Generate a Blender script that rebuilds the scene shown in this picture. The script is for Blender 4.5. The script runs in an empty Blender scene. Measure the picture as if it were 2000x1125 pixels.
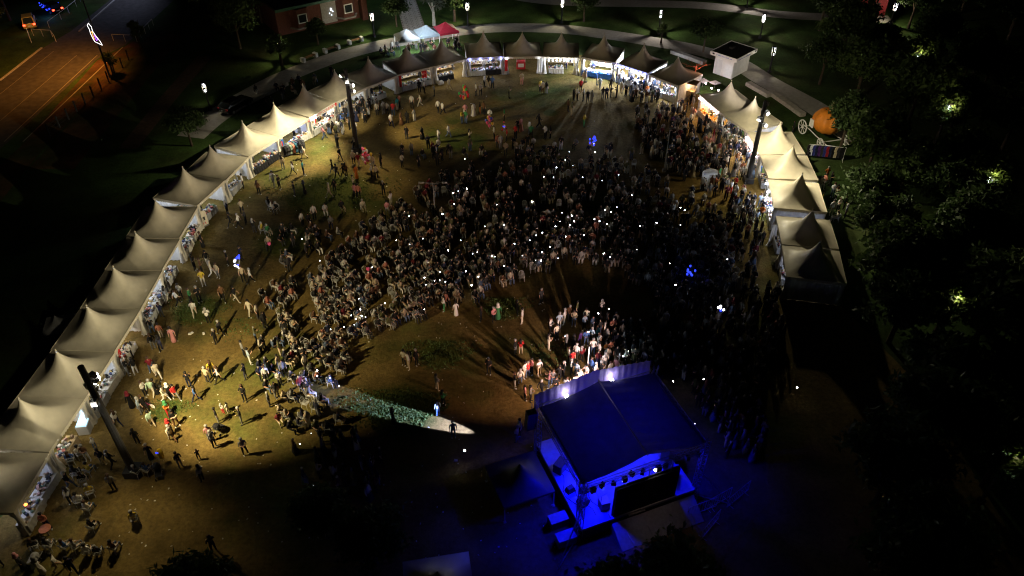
import bpy, math, random
import numpy as np
from mathutils import Vector, Matrix
R = math.radians
sc = bpy.context.scene
col = sc.collection

# ------------------------------------------------------------------ camera, sky, exposure
CAM_H, FOC, PITCH = 43.5, 1500.0, R(39.5)
cam_d = bpy.data.cameras.new('camera'); cam = bpy.data.objects.new('camera', cam_d); col.objects.link(cam)
cam.location = (0, 0, CAM_H); cam.rotation_euler = (R(90) - PITCH, 0, 0)
cam_d.sensor_width = 36.0; cam_d.lens = 36.0 * FOC / 2000.0; cam_d.clip_end = 4000; cam_d.clip_start = 0.5
sc.camera = cam
w = bpy.data.worlds.new('World'); sc.world = w; w.use_nodes = True
wn = w.node_tree.nodes; wl = w.node_tree.links
bg = wn['Background']; sky = wn.new('ShaderNodeTexSky'); sky.sky_type = 'NISHITA'; sky.sun_disc = False
sky.sun_elevation = R(-4); sky.sun_rotation = R(200)
wl.new(sky.outputs['Color'], bg.inputs['Color']); bg.inputs['Strength'].default_value = 0.02
vs = sc.view_settings; vs.view_transform = 'Standard'; vs.look = 'None'; vs.gamma = 1; vs.exposure = 0; vs.use_curve_mapping = False
cy = sc.cycles
cy.use_denoising = True; cy.filter_width = 1.15; cy.max_bounces = 5; cy.diffuse_bounces = 2; cy.sample_clamp_indirect = 3.0; cy.sample_clamp_direct = 0
cy.use_light_tree = True; cy.caustics_reflective = False; cy.caustics_refractive = False

def light(kind, loc, power, color, aim=None, cone=100, blend=.5, rad=.12, parent=None, size=None, name='lamp_light'):
    d = bpy.data.lights.new(name, kind); d.energy = power; d.color = color
    if kind == 'AREA':
        d.shape = 'SQUARE'; d.size = size or 1
    else:
        d.shadow_soft_size = rad
    if kind == 'SPOT':
        d.spot_size = R(cone); d.spot_blend = blend
    o = bpy.data.objects.new(name, d); col.objects.link(o); o.location = loc
    if aim is not None:
        o.rotation_euler = (Vector(aim) - Vector(loc)).to_track_quat('-Z', 'Y').to_euler()
    if parent is not None:
        o.parent = parent
        o.matrix_parent_inverse = Matrix.Translation(parent.location).inverted() if parent.rotation_euler.z == 0 and parent.scale.x == 1 else (Matrix.LocRotScale(parent.location, parent.rotation_euler, parent.scale)).inverted()
    return o

WARM = (1.0, .80, .42); CREAM = (1.0, .88, .57)
# floodlight heads: mast base (x, y), head (z, aim x, aim y, aim z, power, colour, cone)
MASTS = [
 ('tall dark floodlight mast at the lower left with lit heads', (-26.0, 32.7), 10.4,
  [(9.3, -21.0, 41.0, 0, 23000, WARM, 84), (8.9, -18, 48, 0, 700, WARM, 66), (8.5, -33, 38, 2, 800, CREAM, 96), (8.1, -33.0, 58, 3, 1500, CREAM, 44), (7.7, -25, 25, 0, 1250, WARM, 108)]),
 ('floodlight mast standing in the crowd beside the upper left tents', (-17.6, 77.2), 9.8,
  [(9.2, -25.2, 76.2, 0, 14500, CREAM, 80), (8.7, -16, 71, 0, 2600, WARM, 72), (7.2, -6, 85, 0, 4800, WARM, 80), (6.6, -20, 84, 1, 3200, CREAM, 60), (8.0, 28, 73, 3, 8000, CREAM, 22)]),
 ('thin floodlight mast standing in front of the right hand tents', (25.2, 70.6), 9.4,
  [(8.9, 30, 76, 2, 4200, CREAM, 118), (8.3, 30.5, 62, 2, 4400, CREAM, 110), (7.6, 22, 68, 0, 1300, WARM, 76), (6.9, 35, 60, 4, 6500, CREAM, 62), (8.0, 29.5, 97, 1.5, 6500, (1, .88, .8), 30)]),
 ('added floodlight mast out of view throwing light across to the left tents', (31.0, 20.0), 14.0,
  [(13.2, -30, 50, 3.4, 105000, CREAM, 44)]),  # unseen mast, added to light the left tent roofs evenly
]

# ------------------------------------------------------------------ pixel <-> ground helpers (used only to survey positions)
def G(px, py, h=0.0):
    u = (px - 1000) / FOC; v = (py - 562.5) / FOC
    dx, dy, dz = u, math.cos(PITCH) - v * math.sin(PITCH), -math.sin(PITCH) - v * math.cos(PITCH)
    k = (CAM_H - h) / -dz
    return (dx * k, dy * k)
def PX(X, Y, Z=0.0):
    z = Y * math.cos(PITCH) + (CAM_H - Z) * math.sin(PITCH)
    v = ((CAM_H - Z) * math.cos(PITCH) - Y * math.sin(PITCH)) / z
    return (1000 + FOC * X / z, 562.5 + FOC * v)
def inpoly(p, poly):
    x, y = p; c = False; j = len(poly) - 1
    for i in range(len(poly)):
        xi, yi = poly[i]; xj, yj = poly[j]
        if (yi > y) != (yj > y) and x < (xj - xi) * (y - yi) / (yj - yi) + xi: c = not c
        j = i
    return c

# ------------------------------------------------------------------ materials
M = {}
def nd(nt, t, **k):
    n = nt.nodes.new(t)
    for a, b in k.items(): setattr(n, a, b)
    return n
def mat(name, color, rough=.7, var=.18, scale=6.0, metal=0.0, bump=0.0, spec=.3, translucent=0.0):
    m = bpy.data.materials.new(name); m.use_nodes = True; nt = m.node_tree; p = nt.nodes['Principled BSDF']
    p.inputs['Roughness'].default_value = rough; p.inputs['Metallic'].default_value = metal
    p.inputs['Specular IOR Level'].default_value = spec
    tc = nd(nt, 'ShaderNodeTexCoord'); no = nd(nt, 'ShaderNodeTexNoise'); no.inputs['Scale'].default_value = scale; no.inputs['Detail'].default_value = 5
    nt.links.new(tc.outputs['Object'], no.inputs['Vector'])
    r = nd(nt, 'ShaderNodeValToRGB')
    r.color_ramp.elements[0].position = .3; r.color_ramp.elements[1].position = .7
    r.color_ramp.elements[0].color = [c * (1 - var) for c in color] + [1]
    r.color_ramp.elements[1].color = [min(1, c * (1 + var)) for c in color] + [1]
    nt.links.new(no.outputs['Fac'], r.inputs['Fac']); nt.links.new(r.outputs['Color'], p.inputs['Base Color'])
    if bump:
        b = nd(nt, 'ShaderNodeBump'); b.inputs['Strength'].default_value = bump; b.inputs['Distance'].default_value = .03
        nt.links.new(no.outputs['Fac'], b.inputs['Height']); nt.links.new(b.outputs['Normal'], p.inputs['Normal'])
    if translucent:
        t = nd(nt, 'ShaderNodeBsdfTranslucent'); mx = nd(nt, 'ShaderNodeMixShader'); mx.inputs['Fac'].default_value = translucent
        nt.links.new(r.outputs['Color'], t.inputs['Color'])
        nt.links.new(p.outputs['BSDF'], mx.inputs[1]); nt.links.new(t.outputs['BSDF'], mx.inputs[2])
        nt.links.new(mx.outputs['Shader'], nt.nodes['Material Output'].inputs['Surface'])
    M[name] = m; return m
def glow(name, color, strength, sample=False):
    m = bpy.data.materials.new(name); m.use_nodes = True; nt = m.node_tree; p = nt.nodes['Principled BSDF']
    p.inputs['Base Color'].default_value = (*[min(.9, c) for c in color], 1)
    p.inputs['Emission Color'].default_value = (*color, 1); p.inputs['Emission Strength'].default_value = strength
    if not sample: m.cycles.emission_sampling = 'NONE'
    M[name] = m; return m
def attr_mat(name, rough=.85, noise=.2):
    m = bpy.data.materials.new(name); m.use_nodes = True; nt = m.node_tree; p = nt.nodes['Principled BSDF']
    p.inputs['Roughness'].default_value = rough; p.inputs['Specular IOR Level'].default_value = .2
    a = nd(nt, 'ShaderNodeAttribute', attribute_name='col')
    tc = nd(nt, 'ShaderNodeTexCoord'); no = nd(nt, 'ShaderNodeTexNoise'); no.inputs['Scale'].default_value = 9
    nt.links.new(tc.outputs['Object'], no.inputs['Vector'])
    mr = nd(nt, 'ShaderNodeMapRange'); mr.inputs['To Min'].default_value = 1 - noise; mr.inputs['To Max'].default_value = 1 + noise
    nt.links.new(no.outputs['Fac'], mr.inputs['Value'])
    mu = nd(nt, 'ShaderNodeVectorMath', operation='SCALE'); nt.links.new(a.outputs['Color'], mu.inputs[0]); nt.links.new(mr.outputs['Result'], mu.inputs['Scale'])
    nt.links.new(mu.outputs['Vector'], p.inputs['Base Color'])
    M[name] = m; return m

def ground_mat(name, dirt, grass, lo, hi, scale=.12, bump=.5, fine=.35, patches=()):
    """dirt and grass mixed by large and small noise; patches: (x, y, radius) of extra grass"""
    m = bpy.data.materials.new(name); m.use_nodes = True; nt = m.node_tree; p = nt.nodes['Principled BSDF']
    p.inputs['Roughness'].default_value = .95; p.inputs['Specular IOR Level'].default_value = .08
    tc = nd(nt, 'ShaderNodeTexCoord')
    n1 = nd(nt, 'ShaderNodeTexNoise'); n1.inputs['Scale'].default_value = scale; n1.inputs['Detail'].default_value = 7; n1.inputs['Roughness'].default_value = .62
    n2 = nd(nt, 'ShaderNodeTexNoise'); n2.inputs['Scale'].default_value = 3.2; n2.inputs['Detail'].default_value = 8; n2.inputs['Roughness'].default_value = .75
    n3 = nd(nt, 'ShaderNodeTexNoise'); n3.inputs['Scale'].default_value = .35; n3.inputs['Detail'].default_value = 4
    for n in (n1, n2, n3): nt.links.new(tc.outputs['Object'], n.inputs['Vector'])
    mr = nd(nt, 'ShaderNodeMapRange'); mr.inputs['From Min'].default_value = lo; mr.inputs['From Max'].default_value = hi
    nt.links.new(n1.outputs['Fac'], mr.inputs['Value'])
    fac = mr.outputs['Result']
    for (x, y, rr) in patches:
        vd = nd(nt, 'ShaderNodeVectorMath', operation='DISTANCE'); nt.links.new(tc.outputs['Object'], vd.inputs[0]); vd.inputs[1].default_value = (x, y, 0)
        ad = nd(nt, 'ShaderNodeMath', operation='MULTIPLY_ADD'); nt.links.new(n2.outputs['Fac'], ad.inputs[0]); ad.inputs[1].default_value = rr * .8; nt.links.new(vd.outputs['Value'], ad.inputs[2])
        pm = nd(nt, 'ShaderNodeMapRange'); nt.links.new(ad.outputs[0], pm.inputs['Value'])
        pm.inputs['From Min'].default_value = rr * 1.4; pm.inputs['From Max'].default_value = rr * 1.0; pm.inputs['To Min'].default_value = 0; pm.inputs['To Max'].default_value = .85
        mxx = nd(nt, 'ShaderNodeMath', operation='MAXIMUM'); nt.links.new(fac, mxx.inputs[0]); nt.links.new(pm.outputs['Result'], mxx.inputs[1]); fac = mxx.outputs[0]
    mx = nd(nt, 'ShaderNodeMix', data_type='RGBA'); mx.inputs['A'].default_value = (*dirt, 1); mx.inputs['B'].default_value = (*grass, 1)
    nt.links.new(fac, mx.inputs['Factor'])
    v = nd(nt, 'ShaderNodeMapRange'); v.inputs['From Min'].default_value = .25; v.inputs['From Max'].default_value = .75; v.inputs['To Min'].default_value = 1 - fine; v.inputs['To Max'].default_value = 1 + fine
    nt.links.new(n2.outputs['Fac'], v.inputs['Value'])
    v3 = nd(nt, 'ShaderNodeMapRange'); v3.inputs['From Min'].default_value = .3; v3.inputs['From Max'].default_value = .7; v3.inputs['To Min'].default_value = .62; v3.inputs['To Max'].default_value = 1.32
    nt.links.new(n3.outputs['Fac'], v3.inputs['Value'])
    mm = nd(nt, 'ShaderNodeMath', operation='MULTIPLY'); nt.links.new(v.outputs['Result'], mm.inputs[0]); nt.links.new(v3.outputs['Result'], mm.inputs[1])
    sx = nd(nt, 'ShaderNodeVectorMath', operation='SCALE'); nt.links.new(mx.outputs['Result'], sx.inputs[0]); nt.links.new(mm.outputs[0], sx.inputs['Scale'])
    nt.links.new(sx.outputs['Vector'], p.inputs['Base Color'])
    b = nd(nt, 'ShaderNodeBump'); b.inputs['Strength'].default_value = bump; b.inputs['Distance'].default_value = .12
    nt.links.new(n2.outputs['Fac'], b.inputs['Height']); nt.links.new(b.outputs['Normal'], p.inputs['Normal'])
    M[name] = m; return m

mat('pvc', (.64, .58, .46), .45, .09, 1.6, bump=.12, spec=.4)
mat('pvc_wall', (.72, .72, .72), .6, .08, 1.5)
mat('curtain', (.62, .58, .5), .7, .12, 3)
mat('aluminium', (.5, .5, .5), .4, .1, 8, metal=.7)
mat('dark_steel', (.03, .03, .033), .5, .2, 5)
mat('grey_metal', (.22, .22, .22), .5, .15, 5)
mat('white_paint', (.78, .77, .75), .5, .06, 3)
mat('white_plastic', (.5, .5, .49), .45, .05, 4)
mat('black_plastic', (.02, .02, .022), .5, .2, 6)
mat('wood', (.22, .12, .06), .7, .3, 9)
mat('pale_wood', (.45, .34, .2), .7, .2, 9)
mat('concrete', (.34, .32, .3), .85, .14, 2.0, bump=.15)
mat('stone', (.38, .35, .31), .85, .2, 3.0, bump=.3)
mat('asphalt', (.06, .055, .052), .9, .3, 1.3, bump=.2)
mat('pavement', (.2, .17, .15), .9, .2, 2.0, bump=.2)
mat('road_paint', (.24, .22, .19), .8, .25, 7)
mat('kerb', (.38, .36, .33), .85, .15, 4)
mat('dark_roof', (.018, .017, .016), .8, .3, 2)
mat('brick_wall', (.13, .05, .035), .85, .2, 5)
mat('green_metal', (.04, .12, .08), .5, .15, 5)
mat('glass_dark', (.02, .025, .03), .08, .2, 3, spec=.6)
mat('roof_glass', (.3, .34, .4), .25, .3, 3, spec=.6)
mat('car_black', (.008, .008, .009), .22, .1, 3, spec=.6)
mat('car_yellow', (.5, .33, .08), .35, .1, 3)
mat('tyre', (.015, .015, .015), .85, .2, 9)
mat('pumpkin', (.62, .2, .02), .55, .16, 1.5, bump=.1)
mat('stem', (.5, .4, .24), .7, .2, 6)
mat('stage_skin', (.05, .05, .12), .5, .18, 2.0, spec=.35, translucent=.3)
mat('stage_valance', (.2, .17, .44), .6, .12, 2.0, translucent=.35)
mat('deck', (.3, .3, .32), .55, .15, 3)
mat('truss', (.25, .25, .27), .4, .1, 6, metal=.6)
mat('black_cloth', (.012, .012, .015), .8, .2, 4)
mat('grey_cloth', (.3, .3, .31), .7, .12, 3)
mat('red_cloth', (.6, .03, .04), .6, .12, 4)
mat('pop_red', (.62, .04, .07), .55, .06, 3)
mat('pop_white', (.75, .78, .8), .55, .05, 3)
mat('pop_blue', (.55, .66, .74), .55, .05, 3)
mat('banner_white', (.8, .78, .74), .6, .04, 3)
mat('banner_red', (.65, .03, .03), .6, .1, 5)
mat('banner_blue', (.03, .14, .5), .6, .1, 5)
mat('print_brown', (.18, .08, .04), .7, .2, 9)
mat('print_dark', (.03, .03, .035), .7, .2, 9)
mat('flag_yellow', (.8, .5, .03), .6, .05, 5)
mat('bark', (.07, .05, .035), .9, .3, 8, bump=.4)
mat('bark_pale', (.4, .38, .34), .9, .2, 8, bump=.3)
mat('bark_lit_red', (.3, .07, .03), .8, .2, 8)  # red lighting of the bare tree put into its bark colour
mat('leaf_dark', (.05, .085, .028), .6, .45, 1.3, translucent=.3)
mat('leaf_mid', (.075, .12, .035), .6, .45, 1.3, translucent=.3)
mat('leaf_grey', (.13, .15, .11), .6, .4, 1.3, translucent=.25)
mat('pink_paint', (.7, .12, .3), .5, .1, 5)
mat('hair_black', (.012, .01, .009), .6, .2, 20)
mat('hair_brown', (.06, .03, .016), .6, .2, 20)
mat('hair_grey', (.3, .29, .28), .6, .1, 20)
mat('screen_back', (.006, .006, .007), .75, .3, 5, spec=.1)
mat('water_case', (.55, .7, .85), .3, .1, 4)
attr_mat('clothes'); attr_mat('goods', .6, .3)
glow('lamp_white', (.9, .95, 1), 40); glow('lamp_warm', (1, .8, .5), 30); glow('lamp_blue', (.25, .3, 1), 30)
glow('flood_glow', (1, .93, .8), 60); glow('phone_torch', (.93, .96, 1), 34); glow('phone_torch_dim', (.8, .86, 1), 9); glow('phone_torch_strong', (.95, .98, 1), 75); glow('phone_screen', (.55, .6, 1), 6)
glow('bulb_pink', (1, .75, .8), 24); glow('bulb_orange', (1, .5, .12), 22); glow('bulb_cool', (.75, .82, 1), 26)
glow('led_blue', (.03, .06, 1), 1.6); glow('led_white', (.9, .93, 1), 5); glow('tail_red', (1, .05, .02), 9); glow('led_green', (.02, 1, .25), 3)
glow('neon_violet', (.45, .1, 1), 2.5); glow('neon_white', (1, .95, .95), 2.5); glow('neon_amber', (1, .45, .1), 3)
glow('fire', (1, .25, .04), 5); glow('case_glow', (.45, .75, 1), 1.1); glow('stage_white', (1, .93, .9), 40); glow('ornament_white', (.75, .85, 1), 3.5)

# ------------------------------------------------------------------ mesh building
class MB:
    def __init__(s): s.v = []; s.f = []; s.m = []
    def add(s, vs, fs, mi=0):
        o = len(s.v); s.v += [tuple(p) for p in vs]; s.f += [tuple(i + o for i in f) for f in fs]; s.m += [mi] * len(fs); return s
    def box(s, c, d, rz=0, mi=0, taper=1.0):
        x, y, z = [q / 2 for q in d]; ca, sa = math.cos(rz), math.sin(rz); P = []
        for sz in (-1, 1):
            t = taper if sz > 0 else 1
            for sx, sy in ((-1, -1), (1, -1), (1, 1), (-1, 1)):
                a, b = sx * x * t, sy * y * t
                P.append((c[0] + a * ca - b * sa, c[1] + a * sa + b * ca, c[2] + sz * z))
        return s.add(P, [(3, 2, 1, 0), (4, 5, 6, 7), (0, 1, 5, 4), (1, 2, 6, 5), (2, 3, 7, 6), (3, 0, 4, 7)], mi)
    def bar(s, p, q, r, n=6, r2=None, mi=0, cap=True):
        p, q = Vector(p), Vector(q); d = (q - p).normalized(); r2 = r if r2 is None else r2
        a = d.cross(Vector((0, 0, 1)) if abs(d.z) < .95 else Vector((1, 0, 0))).normalized(); b = d.cross(a)
        P = []
        for c, rr in ((p, r), (q, r2)):
            for k in range(n):
                t = 2 * math.pi * k / n; P.append(c + a * (rr * math.cos(t)) + b * (rr * math.sin(t)))
        F = [(k, (k + 1) % n, n + (k + 1) % n, n + k) for k in range(n)]
        if cap: F += [tuple(range(n - 1, -1, -1)), tuple(range(n, 2 * n))]
        return s.add(P, F, mi)
    def path(s, pts, r, n=6, mi=0):
        for a, b in zip(pts, pts[1:]): s.bar(a, b, r, n, mi=mi)
        return s
    def lathe(s, c, prof, n=12, mi=0, sx=1, sy=1):
        P = []
        for r, z in prof:
            for k in range(n):
                t = 2 * math.pi * k / n; P.append((c[0] + r * sx * math.cos(t), c[1] + r * sy * math.sin(t), c[2] + z))
        F = []
        for i in range(len(prof) - 1):
            for k in range(n): F.append((i * n + k, i * n + (k + 1) % n, (i + 1) * n + (k + 1) % n, (i + 1) * n + k))
        F += [tuple(range(n - 1, -1, -1)), tuple(range((len(prof) - 1) * n, len(prof) * n))]
        return s.add(P, F, mi)
    def ball(s, c, r, n=10, k=6, mi=0, sz=1.0):
        return s.lathe(c, [(r * max(.02, math.sin(math.pi * i / k)), -r * sz * math.cos(math.pi * i / k)) for i in range(k + 1)], n, mi)
    def slab(s, pts, z0, z1, mi=0):
        n = len(pts); P = [(x, y, z0) for x, y in pts] + [(x, y, z1) for x, y in pts]
        a = sum(pts[i][0] * pts[(i + 1) % n][1] - pts[(i + 1) % n][0] * pts[i][1] for i in range(n))
        if a < 0: P = [(x, y, z0) for x, y in pts[::-1]] + [(x, y, z1) for x, y in pts[::-1]]
        return s.add(P, [tuple(range(n - 1, -1, -1)), tuple(range(n, 2 * n))] + [(i, (i + 1) % n, n + (i + 1) % n, n + i) for i in range(n)], mi)
    def mesh(s, name, mats, smooth=False):
        me = bpy.data.meshes.new(name); me.from_pydata(s.v, [], s.f)
        for m in (mats if isinstance(mats, (list, tuple)) else [mats]): me.materials.append(M[m] if isinstance(m, str) else m)
        me.polygons.foreach_set('material_index', s.m)
        if smooth: me.polygons.foreach_set('use_smooth', [True] * len(s.f))
        me.update(); return me
    def build(s, name, mats, parent=None, smooth=False, loc=None):
        o = bpy.data.objects.new(name, s.mesh(name, mats, smooth)); col.objects.link(o)
        if parent is not None: o.parent = parent
        if loc: o.location = loc
        return o
def tag(o, label=None, cat=None, group=None, kind=None):
    if label: o['label'] = label
    if cat: o['category'] = cat
    if group: o['group'] = group
    if kind: o['kind'] = kind
    return o
def thing(name, label, cat, loc=(0, 0, 0), rz=0, group=None, scale=None):
    o = bpy.data.objects.new(name, None); o.empty_display_size = .3; col.objects.link(o)
    o.location = tuple(loc)[:3]; o.rotation_euler = (0, 0, rz)
    if scale: o.scale = scale
    return tag(o, label, cat, group)
def copy_tree(o, parent=None):
    c = o.copy(); col.objects.link(c)
    if parent is not None: c.parent = parent
    for ch in [x for x in o.children if x.type != 'LIGHT']: copy_tree(ch, c)
    return c
def sheet(name, pts, z, m):
    mb = MB(); mb.add([(x, y, z) for x, y in pts], [tuple(range(len(pts)))]); o = mb.build(name, m); o.data.update()
    if o.data.polygons[0].normal.z < 0: o.data.flip_normals()
    return tag(o, kind='structure')
def ribbon(name, pts, width, z, m):
    P = [Vector((x, y)) for x, y in pts]; L = []; Rr = []
    for i, p in enumerate(P):
        t = (P[min(i + 1, len(P) - 1)] - P[max(i - 1, 0)]).normalized(); n = Vector((-t.y, t.x))
        wd = width if not callable(width) else width(i)
        L.append(p + n * wd / 2); Rr.append(p - n * wd / 2)
    mb = MB(); n = len(P)
    mb.add([(q.x, q.y, z) for q in L] + [(q.x, q.y, z) for q in Rr], [(n + i, n + i + 1, i + 1, i) for i in range(n - 1)])
    return tag(mb.build(name, m), kind='structure')
def smooth_line(pts, k=5):
    out = []
    n = len(pts)
    for i in range(n - 1):
        p0, p1, p2, p3 = pts[max(0, i - 1)], pts[i], pts[i + 1], pts[min(n - 1, i + 2)]
        for j in range(k):
            t = j / k; a = [.5 * ((2 * p1[c]) + (-p0[c] + p2[c]) * t + (2 * p0[c] - 5 * p1[c] + 4 * p2[c] - p3[c]) * t * t + (-p0[c] + 3 * p1[c] - 3 * p2[c] + p3[c]) * t ** 3) for c in (0, 1)]
            out.append(tuple(a))
    return out + [pts[-1]]
rng = random.Random(7)
LM = []                                   # landmarks for the labels of the people

# ------------------------------------------------------------------ ground, paths, road
ground_mat('lawn', (.05, .052, .022), (.038, .07, .018), .30, .52, .09, .5, .5)
ground_mat('field', (.168, .118, .04), (.06, .085, .018), .50, .66, .085, .8, .5,
           patches=[(*G(645, 380), 5.5), (*G(385, 605), 2.4), (*G(860, 690), 2.2), (*G(330, 800), 1.4), (*G(885, 238), .9), (*G(1075, 220), 1.2), (*G(560, 470), 3.5), (*G(790, 800), 3.2), (*G(985, 600), 1.8), (*G(1330, 300), 4)])
ground_mat('verge', (.1, .052, .026), (.04, .045, .016), .42, .6, .2, .4, .35)
mat('dirt', (.1, .06, .035), .95, .3, 2, bump=.2)
sheet('ground', [(-1500, -400), (1500, -400), (1500, 2500), (-1500, 2500)], 0, 'lawn')
FIELD = [G(-250, 1250), G(10, 1010), G(97, 890), G(224, 692), G(317, 532), G(386, 410), G(486, 312), G(604, 234), G(717, 172), G(847, 128), G(984, 108), G(1131, 110), G(1261, 142), G(1345, 172), G(1400, 215), G(1470, 290), G(1500, 380), G(1545, 480), G(1640, 600), G(1800, 760), G(2100, 1250)]
FIELD = [(x * 1.0, y + .6) for x, y in FIELD]
sheet('festival_ground', FIELD, .004, 'field')
ring = smooth_line([G(*p) for p in ((372, 268), (415, 232), (480, 190), (565, 146), (680, 104), (790, 79), (910, 59), (1000, 54), (1100, 57), (1190, 68), (1280, 82), (1350, 95), (1430, 118), (1500, 160), (1600, 215), (1680, 275))])
ribbon('ring_path', ring, 3.5, .008, 'concrete')
ribbon('upper_path', smooth_line([G(*p) for p in ((1000, -8), (1100, 4), (1340, 9), (1440, 18), (1500, 26), (1580, 32), (1740, 38))]), 3.2, .008, 'concrete')
wk = [G(772, 0), G(812, 0), G(832, 56), G(790, 68)]
sheet('paved_walk', wk, .006, 'pavement')
road_r = [G(-120, 390), G(12, 281), G(190, 115), G(245, 88), G(340, 0), G(380, -40)]
road_l = [G(-260, 330), G(0, 160), G(82, 95), G(140, 60), G(215, 0), G(250, -40)]
sheet('road', road_r + road_l[::-1], .006, 'asphalt')
sheet('pavement', [G(-70, 480), G(98, 275), G(252, 124), G(290, 85), G(260, 80), G(243, 92), G(190, 118), G(40, 287), G(-110, 420)], .012, 'verge')
ribbon('road_edge_line', [G(45, 277), G(240, 92)], .16, .016, 'road_paint')
ribbon('road_edge_line', [G(8, 277), G(190, 108)], .11, .014, 'road_paint')
ribbon('road_lane_line', [G(-20, 200), G(105, 100)], .07, .014, 'road_paint')
ribbon('road_lane_line', [G(-10, 245), G(150, 108)], .06, .014, 'road_paint')
ribbon('verge', [G(100, 330), G(230, 180), G(330, 60)], 5, .004, 'verge')
ribbon('dirt_track', [G(250, 290), G(330, 190), G(400, 110)], 2.2, .009, 'dirt')
def kerb(p, q, n=26):
    mb = MB(); p, q = Vector(p), Vector(q); d = (q - p) / n; a = math.atan2(d.y, d.x)
    for i in range(n):
        c = p + d * (i + .5); mb.box((c.x, c.y, .07), (d.length - .02, .22, .14 + .006 * (i % 2)), a)
    return tag(mb.build('kerb', 'kerb'), kind='structure')
kerb(G(0, 158), G(82, 94)); kerb(G(155, 62), G(225, 0))
# paver courses of the walk: rows of raised slabs
mb = MB()
a0, a1, b0, b1 = Vector(wk[3]), Vector(wk[2]), Vector(wk[0]), Vector(wk[1])
NR = 30
for i in range(NR):
    for j in range(4):
        t0, t1 = (i + .08) / NR, (i + .8) / NR; s0, s1 = (j + .06 + .3 * (i % 2)) / 4.4, (j + .92 + .3 * (i % 2)) / 4.4
        q = [a0.lerp(b0, t).lerp(a1.lerp(b1, t), s_) for t, s_ in ((t0, s0), (t0, s1), (t1, s1), (t1, s0))]
        mb.slab([(p.x, p.y) for p in q], .006, .05 + .012 * rng.random())
o = mb.build('paving_slabs', 'concrete'); tag(o, 'rows of pale raised paving slabs on the upper walkway', 'paving', kind='stuff')

# ------------------------------------------------------------------ pagoda tents
def tent_meshes():
    D = {}
    # canopy: square at the eave, round towards the peak
    prof = [1, .86, .72, .58, .45, .33, .23, .15, .09, .05, .025]
    n = 32; V = []; F = []
    for k, r in enumerate(prof):
        z = 2.5 + 2.45 * (.72 * (1 - r) ** 1.9 + .28 * (1 - r) ** 5)
        for i in range(n):
            t = 2 * math.pi * (i + .0) / n + math.pi / 4; c, s = math.cos(t), math.sin(t)
            sq = 1 / max(abs(c), abs(s)); q = r * r * .35 + r * .65
            rad = (sq * q + 1.05 * (1 - q)) * 2.47 * r
            # slight sag between the hip seams
            sag = .10 * (1 - abs(math.cos(2 * (t - math.pi / 4)))) * math.sin(math.pi * min(1, r * 1.02)) * 0
            V.append((rad * c, 2.5 + rad * s, z - sag))
    for k in range(len(prof) - 1):
        for i in range(n): F.append((k * n + i, k * n + (i + 1) % n, (k + 1) * n + (i + 1) % n, (k + 1) * n + i))
    D['canopy'] = MB().add(V, F).mesh('canopy', 'pvc', True)
    mb = MB().bar((0, 2.5, 4.9), (0, 2.5, 5.06), .07, 8, .05); D['peak_cap'] = mb.mesh('peak_cap', 'pvc')
    # valance: a scalloped strip hanging from the eave
    mb = MB(); k = 20
    for i in range(k):
        x0, x1 = -2.48 + 4.96 * i / k, -2.48 + 4.96 * (i + 1) / k; xm = (x0 + x1) / 2
        mb.add([(x0, 0, 2.52), (x1, 0, 2.52), (x1, 0, 2.27), (xm, 0, 2.2), (x0, 0, 2.27), (x0, .012, 2.52), (x1, .012, 2.52), (x1, .012, 2.27), (xm, .012, 2.2), (x0, .012, 2.27)],
               [(4, 3, 2, 1, 0), (5, 6, 7, 8, 9), (0, 1, 6, 5)])
    D['valance'] = mb.mesh('valance', 'pvc')
    mb = MB().box((0, 0, 1.22), (.09, .09, 2.44)).box((0, 0, .03), (.26, .26, .05)); D['pole'] = mb.mesh('pole', 'aluminium')
    # back wall with vertical folds
    V = []; F = []; k = 40
    for i in range(k + 1):
        x = -2.4 + 4.8 * i / k; y = .05 * math.sin(i * 2.1) + .02 * math.sin(i * .9)
        V += [(x, y, .03), (x, y * .4, 2.42)]
    F = [(2 * i, 2 * i + 2, 2 * i + 3, 2 * i + 1) for i in range(k)]
    D['back_wall'] = MB().add(V, F).mesh('back_wall', 'pvc_wall', True)
    # gathered side curtain
    k = 14; V = []; F = []
    for zi, (z, rr) in enumerate(((.03, .36), (.5, .3), (1.1, .2), (1.5, .15), (2.0, .22), (2.42, .34))):
        for i in range(k):
            t = 2 * math.pi * i / k; q = rr * (1 + .32 * (1 if i % 2 else -1)); V.append((q * math.cos(t) * .8, q * math.sin(t) * .55, z))
    for zi in range(5):
        for i in range(k): F.append((zi * k + i, zi * k + (i + 1) % k, (zi + 1) * k + (i + 1) % k, (zi + 1) * k + i))
    D['curtain'] = MB().add(V, F).mesh('curtain', 'curtain', True)
    return D
TD = tent_meshes()
def part(name, me, parent, loc=(0, 0, 0), rz=0):
    o = bpy.data.objects.new(name, me); col.objects.link(o); o.parent = parent; o.location = loc; o.rotation_euler = (0, 0, rz); return o
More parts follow.
